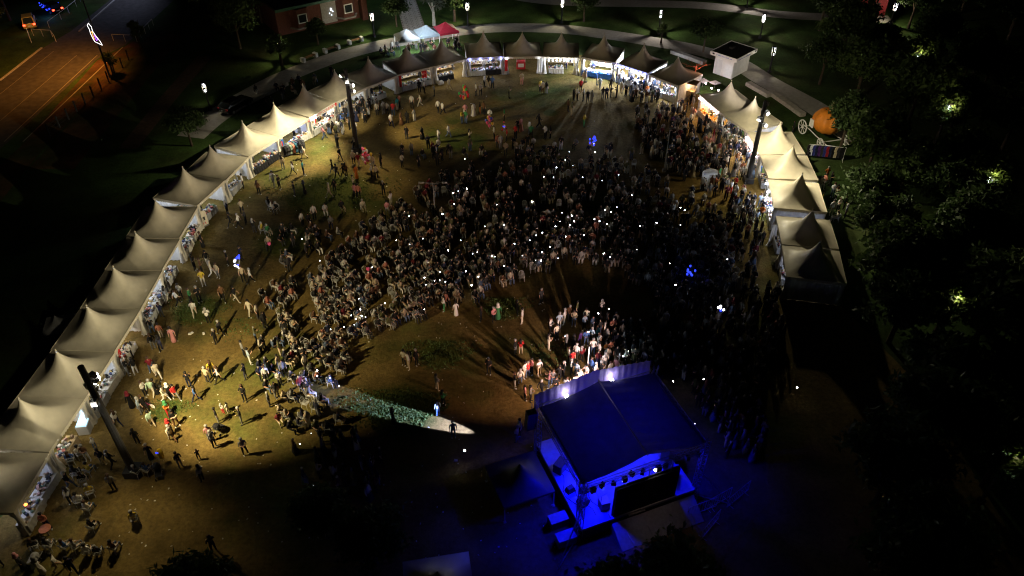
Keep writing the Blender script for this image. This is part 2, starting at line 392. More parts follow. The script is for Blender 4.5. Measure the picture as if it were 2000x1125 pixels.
def make_tent(loc, rz, sx, label, sides=''):
    t = thing('pagoda_tent', label, 'tent', loc, rz + rng.uniform(-.018, .018), 'peaked tents round the festival ground', (sx, 1, rng.uniform(.97, 1.03)))
    part('canopy', TD['canopy'], t); part('peak_cap', TD['peak_cap'], t)
    part('valance', TD['valance'], t, (0, .02, 0)); part('valance', TD['valance'], t, (0, 4.98, 0), math.pi)
    part('valance', TD['valance'], t, (-2.48, 2.5, 0), -math.pi / 2); part('valance', TD['valance'], t, (2.48, 2.5, 0), math.pi / 2)
    for x, y in ((-2.4, .1), (2.4, .1), (-2.4, 4.9), (2.4, 4.9)): part('pole', TD['pole'], t, (x, y, 0))
    part('back_wall', TD['back_wall'], t, (0, 4.8, 0))
    for x in (-2.22, 2.22):
        c_ = part('curtain', TD['curtain'], t, (x, .24, 0)); c_.scale = (1.25, 1.2, 1)
    if 'r' in sides: part('side_wall', TD['back_wall'], t, (2.4, 2.5, 0), math.pi / 2)
    if 'l' in sides: part('side_wall', TD['back_wall'], t, (-2.4, 2.5, 0), math.pi / 2)
    return t
LP = [(27, 1002), (97, 884), (166, 779), (224, 686), (275, 602), (317, 527), (351, 465), (386, 403), (439, 353), (486, 306), (546, 267), (604, 230), (656, 200), (717, 170), (777, 146), (847, 129), (912, 115), (984, 111), (1059, 110), (1131, 112)]
LQ = [G(x, y, 2.5) for x, y in LP]
EDGES = list(zip(LQ, LQ[1:]))
EDGES += [((9.1, 97.5), (13.4, 95.8)), ((13.6, 95.6), (17.2, 92.5)), ((17.3, 92.3), (20.6, 88.9))]
EDGES += [((22.55, 86.31), (24.13, 81.74)), ((24.13, 81.74), (26.2, 77.15)), ((26.2, 77.1), (26.3, 72.1)), ((26.3, 72.0), (25.94, 67.07)), ((25.9, 67.0), (25.07, 61.75)), ((24.97, 60.45), (24.26, 55.86)), ((24.26, 55.86), (23.44, 51.22))]
COOL = (.78, .86, 1.0); WW = (1, .93, .82); ORG = (1, .62, .3); BLU = (.6, .68, 1.0); PNK = (1, .8, .72)
TENTS = [  # label, short landmark, light power, colour, walls, number of stalls
 ('cream peaked tent at the bottom left corner with household goods on its long table', 'the bottom left corner tent', 26, BLU, '', 2),
 ('cream peaked tent with a lit blue display case, second up from the bottom left', 'the tent with the blue display case', 34, WW, '', 1),
 ('cream peaked tent right behind the lower left floodlight mast, white side cloth', 'the tent behind the left mast', 55, COOL, '', 2),
 ('cream peaked tent with a red and yellow sun flag inside on the left row', 'the tent with the sun flag', 60, WW, '', 1),
 ('cream peaked tent on the left row with a pale blue covered table at its mouth', 'the tent with the pale blue table', 60, COOL, '', 2),
 ('cream peaked tent on the left row with a white box table at its mouth', 'the tent with the white box table', 48, COOL, '', 1),
 ('cream peaked tent halfway up the left row, blue white wall lit inside', 'the tent halfway up the left row', 50, COOL, '', 2),
 ('cream peaked tent with a round painted board standing at its corner on the left row', 'the tent with the round board', 46, COOL, '', 1),
 ('cream peaked tent on the left row with one white chair outside its curtain', 'the tent with one white chair', 46, COOL, '', 1),
 ('cream peaked tent beside the blue and red price board, fourth below the mast', 'the tent beside the price board', 46, COOL, '', 2),
 ('cream peaked tent with a bulging rack of dark clothes at its mouth', 'the tent with the clothes rack', 70, BLU, '', 2),
 ('bright cream peaked tent with a red lettered banner along its front edge', 'the tent with the red banner', 330, WW, '', 2),
 ('cream peaked tent directly behind the upper left floodlight mast', 'the tent behind the upper mast', 40, COOL, '', 2),
 ('brownish peaked tent just right of the upper left floodlight mast, dim inside', 'the dim tent right of the upper mast', 30, COOL, '', 1),
 ('brownish peaked tent with red flags hung at both front posts', 'the tent with two red flags', 60, COOL, '', 2),
 ('brownish peaked tent in front of the red pop-up canopy, white bags on its floor', 'the tent with white bags', 150, WW, '', 1),
 ('brownish peaked tent with four blue white lamps under its front edge', 'the tent with four blue lamps', 150, BLU, '', 2),
 ('brownish peaked tent with an open back and a red cart inside', 'the open backed tent', 20, COOL, 'o', 0),
 ('brownish peaked tent, dark inside, with a string of small bulbs along the front', 'the dark tent with small bulbs', 5, COOL, 'l', 1),
 ('dark roofed peaked tent blazing white inside with a blue skirted counter', 'the blazing white tent', 620, COOL, '', 2),
 ('dark roofed peaked tent blazing white inside with a crowd at its counter', 'the bright tent with the queue', 520, COOL, '', 2),
 ('dark roofed peaked tent with a white lit side wall next to the bare red tree', 'the tent by the bare red tree', 260, BLU, 'r', 2),
 ('olive cream peaked tent with orange lit food on its counter, below the white kiosk', 'the orange lit food tent', 260, ORG, 'l', 2),
 ('olive cream peaked tent with blue lit stall, second down the right row', 'the blue lit stall on the right', 150, COOL, '', 2),
 ('cream peaked tent behind the right mast with pink white bulbs down its front', 'the tent with pink bulbs', 300, PNK, 'l', 2),
 ('cream peaked tent on the right row with a star printed standing banner in front', 'the tent with the star banner', 90, WW, '', 1),
 ('cream peaked tent on the right row with a glaring white stall and wheel', 'the tent with the glaring white stall', 330, COOL, 'r', 2),
 ('cream peaked tent with one half shadowed slope, second from the end of the right row', 'the half shadowed tent', 40, BLU, '', 1),
 ('cream peaked tent with a black shadowed slope, last at the end of the right row', 'the last right hand tent', 45, BLU, 'r', 1),
]
TF = []
bulb_me = {k: MB().ball((0, 0, 0), r, 8, 5).mesh('bulb', k) for k, r in (('lamp_white', .09), ('bulb_pink', .11), ('bulb_orange', .1), ('bulb_cool', .1), ('lamp_blue', .12))}
def world_of(t, x, y, z=0):
    c, s = math.cos(t.rotation_euler.z), math.sin(t.rotation_euler.z); x *= t.scale.x
    return (t.location.x + x * c - y * s, t.location.y + x * s + y * c, z)
cloth_cols = ['white_plastic', 'grey_cloth', 'black_cloth', 'banner_blue', 'pale_wood', 'curtain', 'white_plastic']
GOODS_PAL = [(.6, .6, .6), (.5, .46, .4), (.34, .1, .09), (.07, .09, .18), (.24, .17, .12), (.45, .34, .15), (.1, .17, .13), (.02, .02, .02), (.3, .35, .42), (.42, .27, .25), (.55, .56, .6), (.05, .05, .06)]
def merch(w_, d_, n, z, pal, r):
    mb = MB(); C = []
    for i in range(n):
        x, y = (r.random() - .5) * w_, (r.random() - .5) * d_; c = r.choice(pal); k = r.random()
        f0 = len(mb.v); h = .06 + .22 * r.random()
        if k < .5: mb.box((x, y, z + h / 2), (.1 + .2 * r.random(), .08 + .16 * r.random(), h), r.random() * 3)
        elif k < .8: mb.lathe((x, y, z), [(.05, 0), (.11, .03), (.12, h * .6), (.08, h)], 8)
        else: mb.ball((x, y, z + .09), .09, 8, 5)
        C += [c] * (len(mb.v) - f0)
    me = mb.mesh('merchandise', 'goods'); a = me.color_attributes.new('col', 'FLOAT_COLOR', 'POINT')
    a.data.foreach_set('color', np.array([(*c, 1) for c in C], dtype=np.float32).ravel()); return me
tbl_top = MB().box((0, 0, .74), (2.0, .75, .04)).mesh('tabletop', 'pale_wood')
tbl_leg = MB().bar((0, 0, 0), (0, 0, .72), .022, 6).mesh('leg', 'grey_metal')
def cloth_mesh(m):
    mb = MB(); k = 48; V = []
    per = []
    for i in range(k):
        t = i / k * 4; s = int(t); q = t - s
        per.append([(-1.03 + 2.06 * q, -.4), (1.03, -.4 + .8 * q), (1.03 - 2.06 * q, .4), (-1.03, .4 - .8 * q)][s])
    V = [(x, y, .772) for x, y in per] + [(x * (1 + .02 * (i % 2)), y * (1.02 + .1 * (i % 2)), .08 + .02 * (i % 3)) for i, (x, y) in enumerate(per)]
    mb.add(V, [tuple(range(k))] + [(i, k + i, k + (i + 1) % k, (i + 1) % k) for i in range(k)]); return mb.mesh('tablecloth', m)
CL = {m: cloth_mesh(m) for m in cloth_cols}
TINT = {'white_plastic': 'white', 'grey_cloth': 'grey', 'black_cloth': 'black', 'banner_blue': 'blue', 'pale_wood': 'tan', 'curtain': 'cream'}
for i, ((a, b), (lab, short, pw, lc, sides, ns)) in enumerate(zip(EDGES, TENTS)):
    a, b = Vector(a), Vector(b); L = (b - a).length; d = (b - a) / L; rz = math.atan2(d.y, d.x); mid = (a + b) / 2
    t = make_tent((mid.x, mid.y, 0), rz, max(.93, L / 5.0) if L < 5.6 else 1.05, lab, sides + ('r' if i < 14 else '')); TF.append(t)
    if 'o' in sides:
        for ch in list(t.children):
            if ch.name.startswith('back_wall'): bpy.data.objects.remove(ch)
    n = Vector((-d.y, d.x)); LM.append((short, mid.x - n.x * .5, mid.y - n.y * .5))
    lp = world_of(t, 0, 2.3, 2.75)
    hl = thing('hanging_lamp', 'small lamp hanging under the roof of ' + short, 'lamp', lp)
    hl.location = lp
    hb = MB().ball((0, 0, -.1), .08, 8, 5).build('bulb', 'lamp_white' if lc in (COOL, BLU) else 'lamp_warm', hl)
    MB().bar((0, 0, -.02), (0, 0, .3), .015, 5).build('cord', 'dark_steel', hl)
    light('POINT', (lp[0], lp[1], lp[2] - .35), pw * (4.5 if i < 13 and i != 11 else 4.5 if i in (19, 20) else 2.2), lc, rad=.12, parent=hl)
    # stalls along the front
    spots = {0: [], 1: [(-.6, .55)], 2: [(-1.15, .35), (1.1, .45)]}[ns]
    rr = random.Random(100 + i)
    for (sx, sy) in spots:
        wx, wy, _ = world_of(t, sx, sy); m = rr.choice(cloth_cols)
        if i in (19,): m = 'banner_blue'
        if i in (0, 4, 5, 20, 26): m = 'white_plastic'
        side = ('left' if sx < 0 else 'right')
        tb = thing('market_table', f'{TINT[m]} covered stall table, {"only one" if ns == 1 else side + " hand one"} at {short}', 'table', (wx, wy, 0), rz + rr.uniform(-.08, .08), 'stall tables at the tents')
        part('tabletop', tbl_top, tb); part('tablecloth', CL[m], tb)
        for x in (-.9, .9):
            for y in (-.3, .3): part('leg', tbl_leg, tb, (x, y, 0))
        pal = GOODS_PAL
        if i == 22: pal = [(.75, .35, .05), (.7, .2, .03), (.8, .6, .3)]
        if i in (19, 20): pal = [(.75, .75, .75), (.75, .75, .78), (.6, .65, .75)]
        g = bpy.data.objects.new('merchandise', merch(1.8, .62, 34, .775, pal, rr)); col.objects.link(g)
        g.location = (wx, wy, 0); g.rotation_euler = tb.rotation_euler
        tag(g, f'small mixed goods heaped on the {side if ns > 1 else "only"} stall table at {short}', 'goods', 'goods on the stall tables', 'stuff')
    if ns:
        g = bpy.data.objects.new('merchandise', merch(3.6, 1.0, 46, .02, GOODS_PAL, rr)); col.objects.link(g)
        x, y, _ = world_of(t, 0, 3.4); g.location = (x, y, .5); g.rotation_euler = (0, 0, rz)
        tag(g, f'jumbled stock piled on the rear shelf inside {short}', 'goods', 'stock inside the tents', 'stuff')
        sh = thing('stock_shelf', f'long low shelf under the stock inside {short}', 'shelf', (x, y, 0), rz, 'shelves inside the tents')
        MB().box((0, 0, .49), (3.8, 1.1, .05)).build('board', 'pale_wood', sh)
        for xx in (-1.8, 1.8):
            MB().box((xx, 0, .23), (.06, 1.0, .46)).build('support', 'grey_metal', sh)
def bulbs(i, m, k, z=2.28, y=-.12, x0=-2.1, x1=2.1, lab=''):
    t = TF[i]; o = thing('light_string', lab, 'light string', t.location[:], t.rotation_euler.z, 'strings of bulbs on the tents'); o.scale = t.scale
    MB().bar((x0, y, z + .12), (x1, y, z + .12), .012, 4).build('cord', 'dark_steel', o)
    for q in range(k): part('bulb', bulb_me[m], o, (x0 + (x1 - x0) * q / (k - 1), y, z))
bulbs(16, 'lamp_blue', 4, lab='four blue white lamps under the front edge of a top tent')
bulbs(17, 'bulb_cool', 2, lab='pair of cool lamps on the posts of the open backed tent')
bulbs(18, 'lamp_white', 9, 2.1, lab='row of nine small white bulbs across the dark top tent')
bulbs(20, 'lamp_blue', 7, 2.3, lab='row of blue white lamps over the crowded bright counter')
bulbs(21, 'lamp_blue', 4, 2.0, .8, lab='four big blue white lamps in the tent by the red tree')
bulbs(22, 'bulb_pink', 8, 2.25, lab='pink white bulbs above the orange lit food counter')
bulbs(24, 'bulb_pink', 14, 2.0, lab='dense pink white bulbs down the tent behind the right mast')
bulbs(26, 'bulb_cool', 4, 2.2, lab='cool bulbs over the glaring white stall on the right')
bulbs(11, 'lamp_white', 3, 2.2, -.2, -2.3, -1.6, lab='white lamp cluster at the corner of the red banner tent')
# light spilling out of the brightest tents on to the ground in front of them
for i, pw, lc in ((19, 1500, COOL), (20, 1300, COOL), (21, 500, COOL), (22, 260, ORG), (24, 330, PNK), (26, 260, COOL), (11, 300, WW), (16, 60, BLU), (15, 60, WW)):
    lp = world_of(TF[i], 0, .35, 2.15); light('POINT', lp, pw, lc, rad=.25)
# red lettered banner
def text_part(s, size, m, parent, loc, rot, depth=.004, name='lettering'):
    cu = bpy.data.curves.new(name, 'FONT'); cu.body = s; cu.size = size; cu.extrude = depth; cu.align_x = 'CENTER'; cu.align_y = 'CENTER'; cu.materials.append(M[m])
    tmp = bpy.data.objects.new(name, cu); col.objects.link(tmp); dg = bpy.context.evaluated_depsgraph_get(); me = bpy.data.meshes.new_from_object(tmp.evaluated_get(dg)); bpy.data.objects.remove(tmp)
    o = bpy.data.objects.new(name, me); col.objects.link(o); o.parent = parent; o.location = loc; o.rotation_euler = rot; return o
t = TF[11]
bn = thing('banner', 'white banner with red capital letters along the bright cream tent', 'banner', t.location[:], t.rotation_euler.z)
MB().box((0, -.05, 2.3), (4.7, .02, .5)).build('panel', 'banner_white', bn)
text_part('GAZİANTEP DONDURMA', .44, 'banner_red', bn, (-.15, -.065, 2.3), (R(90), 0, 0))
MB().box((2.2, -.065, 2.3), (.22, .012, .42)).build('emblem', 'banner_red', bn)
# flags
def flag(loc, rz, kind, label, w_=.9, h_=.6, z=1.8, mname='banner_red'):
    o = thing('flag', label, 'flag', (loc[0], loc[1], 0), rz)
    V = []; F = []; k = 10
    for i in range(k + 1):
        x = -w_ / 2 + w_ * i / k; y = .04 * math.sin(i * 1.3); V += [(x, y, z - h_ / 2), (x, y, z + h_ / 2)]
    F = [(2 * i, 2 * i + 2, 2 * i + 3, 2 * i + 1) for i in range(k)]
    MB().add(V, F).build('cloth', mname, o)
    if kind == 'crescent':
        mb = MB(); n = 14; P = []
        for i in range(n): t = R(40) + R(280) * i / (n - 1); P.append((-.12 + .15 * math.cos(t), -.05, z + .15 * math.sin(t)))
        for i in range(n): t = R(40) + R(280) * (n - 1 - i) / (n - 1); P.append((-.085 + .12 * math.cos(t) , -.05, z + .12 * math.sin(t)))
        m = len(P); mb.add(P, [(i, i + 1, m - 2 - i, m - 1 - i) for i in range(n - 1)])
        mb.add([(.1 + .07 * (1 if i % 2 == 0 else .4) * math.cos(i * math.pi / 5), -.05, z + .07 * (1 if i % 2 == 0 else .4) * math.sin(i * math.pi / 5)) for i in range(10)], [tuple(range(10))])
        mb.build('crescent_and_star', 'banner_white', o)
    if kind == 'sun':
        mb = MB()
        for i in range(8):
            t = i * math.pi / 4; a, b = t - .16, t + .16; q = .55
            mb.add([(0, -.055, z), (q * math.cos(a), -.055, z + .62 * q * math.sin(a)), (q * math.cos(b), -.055, z + .62 * q * math.sin(b))], [(0, 1, 2)])
        mb.add([(.12 * math.cos(i * .52), -.06, z + .12 * math.sin(i * .52)) for i in range(12)], [tuple(range(12))]); mb.build('sun', 'flag_yellow', o)
    return o
p = world_of(TF[3], .9, 1.7); flag(p, TF[3].rotation_euler.z + .6, 'sun', 'red flag with a yellow sun hung inside a left row tent', 1.2, .8, 1.9)
p = world_of(TF[3], -1.7, .3); flag(p, TF[3].rotation_euler.z + .3, 'crescent', 'red flag with white crescent at the foot of the sun flag tent', .8, .7, 1.5)
p = world_of(TF[14], -2.3, -.15); flag(p, TF[14].rotation_euler.z, '', 'narrow red flag on the left post of the two flag tent', .35, 1.5, 1.6)
p = world_of(TF[14], 1.2, .2); flag(p, TF[14].rotation_euler.z, 'crescent', 'red crescent flag hung inside the two flag tent', .7, 1.1, 1.7)
p = world_of(TF[17], -2.2, -.2); flag(p, TF[17].rotation_euler.z, '', 'narrow red flag hung at the left post of the open backed tent', .4, 1.6, 1.4)
p = world_of(TF[17], 2.2, -.3); flag(p, TF[17].rotation_euler.z + .3, '', 'tall white drooping flag between the open and the dark tent', .7, 2.0, 1.4, mname='banner_white')
# standing boards and banners
def board(px, py, w_, h_, rz, label, base='banner_white', arch=False, deco=None):
    x, y = G(px, py); o = thing('standing_banner', label, 'banner', (x, y, 0), rz)
    pts = [(-w_ / 2, .05), (w_ / 2, .05), (w_ / 2, h_ * (.86 if arch else 1))]
    if arch: pts += [(w_ / 2 * math.cos(t), h_ * .86 + h_ * .14 * math.sin(t)) for t in [R(30), R(60), R(90), R(120), R(150)]]
    pts += [(-w_ / 2, h_ * (.86 if arch else 1))]
    n = len(pts); P = [(a, -.025, b) for a, b in pts] + [(a, .025, b) for a, b in pts]
    MB().add(P, [tuple(range(n)), tuple(range(2 * n - 1, n - 1, -1))] + [((i + 1) % n, i, n + i, n + (i + 1) % n) for i in range(n)]).build('panel', base, o)
    MB().box((0, 0, .03), (w_ * .9, .4, .05)).build('foot', 'grey_metal', o)
    for (m, poly) in (deco or []):
        MB().add([(a, -.032, b) for a, b in poly], [tuple(range(len(poly)))]).build('print', m, o)
    return o
def fig(cx, s=1.0):
    return [(cx - .2 * s, .35), (cx + .2 * s, .35), (cx + .16 * s, .9 * s + .2), (cx + .22 * s, 1.25 * s + .1), (cx + .08 * s, 1.42 * s + .1), (cx + .09 * s, 1.62 * s + .1), (cx - .09 * s, 1.62 * s + .1), (cx - .08 * s, 1.42 * s + .1), (cx - .22 * s, 1.25 * s + .1), (cx - .16 * s, .9 * s + .2)]
board(1381, 370, 1.6, 2.5, R(2), 'white arched photo board printed with two costumed figures', arch=True, deco=[('print_dark', fig(-.35, .82)), ('print_brown', fig(.3, 1.0)), ('banner_blue', [(-.6, 1.85), (-.5, 1.85), (-.5, 1.95), (-.6, 1.95)])])
LM.append(('the arched photo board', *G(1381, 372)))
star = [(.22 * (1 if i % 2 == 0 else .45) * math.cos(i * math.pi / 6 + .26), 1.55 + .22 * (1 if i % 2 == 0 else .45) * math.sin(i * math.pi / 6 + .26)) for i in range(12)]
board(1463, 340, 1.1, 2.0, R(18), 'white standing banner with a blue star at the right hand tents', deco=[('banner_blue', star), ('grey_cloth', [(-.35, .9), (.35, .9), (.35, .98), (-.35, .98)]), ('grey_cloth', [(-.3, .7), (.3, .7), (.3, .76), (-.3, .76)])])
board(1502, 478, .8, 2.3, R(48), 'tall cream arched banner leaning by the gap between right tents', base='pvc', arch=True, deco=[('print_brown', [(-.05, .6), (.05, .6), (.05, 1.7), (-.05, 1.7)])])
board(552, 305, .9, 2.0, R(40), 'blue price board with red panels beside the clothes rack', base='banner_blue', deco=[('banner_red', [(-.3, 1.1), (.3, 1.1), (.3, 1.8), (-.3, 1.8)]), ('banner_red', [(-.3, .25), (.3, .25), (.3, .45), (-.3, .45)]), ('banner_red', [(-.3, .55), (.3, .55), (.3, .75), (-.3, .75)])])
board(612, 253, .9, 1.7, R(35), 'red standing board with food pictures left of the banner tent', base='banner_red', deco=[('banner_white', [(-.3, .4), (.35, .5), (.35, 1.5), (-.2, 1.4)]), ('flag_yellow', [(-.1, .8), (.2, .85), (.2, 1.1), (-.1, 1.05)])])
board(664, 232, .8, 2.1, R(40), 'white standing banner with blue header right of the banner tent', deco=[('banner_blue', [(-.35, 1.5), (.35, 1.5), (.35, 2.0), (-.35, 2.0)]), ('green_metal', [(-.15, .9), (.15, .9), (.15, 1.2), (-.15, 1.2)])])
board(402, 440, .7, 1.7, R(50), 'cream round topped board with dark marks by a left row tent', base='pvc', arch=True, deco=[('print_dark', [(-.12, .6), (.12, .6), (.12, 1.0), (-.12, 1.0)]), ('banner_red', [(-.2, .15), (.1, .15), (.1, .4), (-.2, .4)])])

# lit display case, clothes rack, cart
x, y = G(172, 832)
o = thing('display_case', 'white chest with a lit blue glass top at a lower left tent', 'display case', (x, y, 0), R(98))
MB().box((0, 0, .42), (1.7, .8, .84)).build('body', 'white_plastic', o); MB().box((0, 0, .87), (1.6, .7, .05)).build('glass_top', 'case_glow', o)
light('POINT', (x, y, 1.3), 14, (.5, .75, 1), rad=.2)
x, y = G(575, 298); rk = thing('clothes_rack', 'low rack bulging with dark clothes on the grass by a tent', 'clothes rack', (x, y, 0), R(42))
MB().bar((-1.3, 0, 1.25), (1.3, 0, 1.25), .025).bar((-1.25, 0, 0), (-1.25, 0, 1.25), .025).bar((1.25, 0, 0), (1.25, 0, 1.25), .025).build('frame', 'grey_metal', rk)
gar = MB()
for i in range(7):
    for s in (-1, 1): pass
def garment_mesh(m, long=1.0, wd=.5):
    mb = MB(); h = long
    ring = [(.04, 0, 1.0), (.5, 0, .93), (.42, 0, .6), (.55, 0, 0.0)]
    P = []
    for sx in (-1, 1):
        for (q, _, z) in ring: P.append((0, 0, 0))
    pts = [(-.5, .9), (-.3, 1.0), (-.08, .98), (.08, .98), (.3, 1.0), (.5, .9), (.55, .55), (.42, .55), (.38, .8), (.42, 0), (.2, .03), (0, 0), (-.2, .03), (-.42, 0), (-.38, .8), (-.42, .55), (-.55, .55)]
    n = len(pts); P = [(a * wd, -.05 - .02 * math.sin(i * 2), (b - 1) * h) for i, (a, b) in enumerate(pts)] + [(a * wd, .05 + .02 * math.sin(i * 3), (b - 1) * h) for i, (a, b) in enumerate(pts)]
    mb.add(P, [tuple(range(n)), tuple(range(2 * n - 1, n - 1, -1))] + [((i + 1) % n, i, n + i, n + (i + 1) % n) for i in range(n)]); return mb.mesh('garment', m)
GARM = [('black', (.01, .01, .012)), ('charcoal', (.04, .04, .045)), ('grey green', (.2, .26, .2)), ('salmon', (.55, .2, .14)), ('teal blue', (.03, .1, .14)), ('navy', (.012, .016, .05)), ('white', (.7, .72, .78)), ('blue', (.03, .04, .22)), ('purple', (.08, .02, .16)), ('red', (.3, .015, .02)), ('cream', (.6, .52, .36))]
for n_, c_ in GARM: mat('cloth_' + n_.replace(' ', '_'), c_, .85, .2, 7)
seq = ['black', 'charcoal', 'grey green', 'salmon', 'teal blue', 'navy', 'black', 'charcoal']
for i, n_ in enumerate(seq):
    px_, py_ = -1.1 + 2.2 * i / 7, 0
    c, s = math.cos(R(42)), math.sin(R(42))
    g = bpy.data.objects.new('hanging_garment', garment_mesh('cloth_' + n_.replace(' ', '_'), 1.05, 1.0)); col.objects.link(g)
    g.location = (x + px_ * c, y + px_ * s, 1.24); g.rotation_euler = (0, 0, R(42 + 90)); g.scale = (1, 2.4, 1)
    end = 'lower left end' if i < 4 else 'upper right end'
    tag(g, f'{n_} garment hanging towards the {end} of the bulging rack', 'garment', 'clothes on the bulging rack')
# clothes rail behind the right tents
p0, p1 = Vector(G(1574, 308)), Vector(G(1645, 315)); L = (p1 - p0).length; a_ = math.atan2(p1.y - p0.y, p1.x - p0.x)
rk = thing('clothes_rail', 'long clothes rail on the grass below the pumpkin carriage', 'clothes rail', (p0.x, p0.y, 0), a_)
MB().bar((0, 0, 1.7), (L, 0, 1.7), .025).build('rail', 'white_paint', rk)
for q in (0, L): MB().bar((q, 0, 0), (q, 0, 1.7), .03).bar((q, -.4, .02), (q, .4, .02), .025).build('upright', 'white_paint', rk)
for i, n_ in enumerate(['black', 'white', 'blue', 'navy', 'purple', 'charcoal', 'blue', 'red', 'navy', 'black', 'cream', 'charcoal', 'black']):
    q = p0 + (p1 - p0) * ((i + .6) / 13.5)
    g = bpy.data.objects.new('hanging_garment', garment_mesh('cloth_' + n_.replace(' ', '_'), 1.35, .62)); col.objects.link(g)
    g.location = (q.x, q.y, 1.68); g.rotation_euler = (0, 0, a_ + R(12))
    tag(g, f'long {n_} dress on the rail, {["first", "second", "third", "fourth", "fifth", "sixth", "seventh", "eighth", "ninth", "tenth", "eleventh", "twelfth", "thirteenth"][i]} from the tents', 'dress', 'dresses on the clothes rail')
LM.append(('the clothes rail', (p0.x + p1.x) / 2, p0.y))
def wheel(mb_parent, r, loc, axis_rz, m='white_paint', spokes=8, w_=.07, name='wheel'):
    o = bpy.data.objects.new(name, None); col.objects.link(o); o.parent = mb_parent; o.location = loc; o.rotation_euler = (0, 0, axis_rz)
    mb = MB(); n = 24
    for i in range(n):
        a, b = 2 * math.pi * i / n, 2 * math.pi * (i + 1) / n; V = []
        for t in (a, b):
            for rr in (r, r * .86):
                for xx in (-w_ / 2, w_ / 2): V.append((xx, rr * math.cos(t), rr * math.sin(t)))
        mb.add(V, [(0, 1, 5, 4), (3, 2, 6, 7), (1, 3, 7, 5), (2, 0, 4, 6)])
    mb.build('rim', m, o)
    mb = MB()
    for i in range(spokes):
        t = 2 * math.pi * i / spokes; mb.bar((0, 0, 0), (0, r * .88 * math.cos(t), r * .88 * math.sin(t)), .035, 5)
    mb.build('spokes', m, o)
    MB().bar((-w_, 0, 0), (w_, 0, 0), r * .16, 10).build('hub', m, o)
    return o
# ------------------------------------------------------------------ pumpkin carriage
px_, py_ = G(1607, 272)
pc = thing('pumpkin_carriage', 'orange pumpkin shaped carriage on white spoked wheels by dark trees', 'carriage', (px_, py_, 0), R(14))
LM.append(('the pumpkin carriage', px_ - 1.5, py_ - 1))
V = []; F = []; n = 48; k = 14
for i in range(k + 1):
    th = math.pi * i / k
    for j in range(n):
        ph = 2 * math.pi * j / n; lobe = 1 - .1 * abs(math.cos(ph * 4.5)) ** 3 * math.sin(th) ** .5
        dent = 1 - .14 * math.exp(-((th / .35) ** 2)) - .1 * math.exp(-(((math.pi - th) / .4) ** 2))
        V.append((1.72 * lobe * math.sin(th) * math.cos(ph), 1.85 * lobe * math.sin(th) * math.sin(ph), 2.35 + 1.5 * dent * math.cos(th)))
for i in range(k):
    for j in range(n): F.append((i * n + j, (i + 1) * n + j, (i + 1) * n + (j + 1) % n, i * n + (j + 1) % n))
MB().add(V, F).build('pumpkin_body', 'pumpkin', pc, True)
MB().bar((0, 0, 3.6), (.06, .02, 4.1), .2, 9, .12).bar((.06, .02, 4.08), (.16, .02, 4.6), .12, 9, .14).build('stem', 'stem', pc)
MB().add([(-1.0, -.2, 3.45), (-1.35, .1, 3.25), (-1.75, 0, 2.9), (-1.4, -.3, 3.15), (-1.0, -.2, 3.49), (-1.35, .1, 3.29), (-1.75, 0, 2.94), (-1.4, -.3, 3.19)], [(0, 1, 2, 3), (7, 6, 5, 4)]).build('leaf', 'pumpkin', pc)
MB().box((-1.66, .55, 2.0), (.12, .7, .9)).build('window', 'white_paint', pc)
mb = MB()
for s in (-1, 1): mb.path([(s * 1.5, 2.3, .95), (s * 1.2, 1.2, .8), (s * 1.1, 0, .62), (s * 1.2, -1.4, .7), (s * 1.3, -2.6, .75), (s * .9, -3.4, 1.0)], .06)
mb.bar((-1.4, 2.0, .85), (1.4, 2.0, .85), .06).bar((-1.3, -1.7, .7), (1.3, -1.7, .7), .06).build('frame', 'white_paint', pc)
for s in (-1, 1):
    wheel(pc, .86, (s * 1.75, 1.9, .87), 0); wheel(pc, .62, (s * 1.6, -1.8, .63), 0)
# ------------------------------------------------------------------ floodlight masts
for mi, (lab, (x, y), h, heads) in enumerate(MASTS):
    o = thing('floodlight_mast', lab, 'floodlight mast', (x, y, 0), 0, 'floodlight masts round the ground')
    MB().bar((0, 0, 0), (0, 0, h), .28, 10, .2).build('pole', 'dark_steel', o)
    MB().box((0, 0, .3), (1.0, 1.0, .6)).build('base', 'dark_steel', o)
    for (z, ax, ay, az, pw, c, cone) in heads:
        d = Vector((ax - x, ay - y, az - z)).normalized(); rz = math.atan2(d.y, d.x); q = Vector((math.cos(rz) * .42, math.sin(rz) * .42, z))
        f = MB().box((q.x, q.y, z), (.3, .38, .34), rz).build('floodlight', 'grey_metal', o)
        MB().bar((0, 0, z), (q.x * .7, q.y * .7, z), .04).build('bracket', 'dark_steel', f)
        g = q + d * .22
        MB().bar(g, g + d * .05, .15, 10).build('lens', 'flood_glow', f)
        sp = light('SPOT', (x + q.x + d.x * .45, y + q.y + d.y * .45, z + d.z * .45), pw, c, (ax, ay, az), cone, .75 if mi == 3 else 1.0, .18, o)
        if mi == 3: sp.scale = (1, .15, 1)          # added mast's spot squashed into a flat band along the left tents
    LM.append((['the left floodlight mast', 'the upper left mast', 'the right hand mast', 'the added unseen far mast'][mi], x, y))
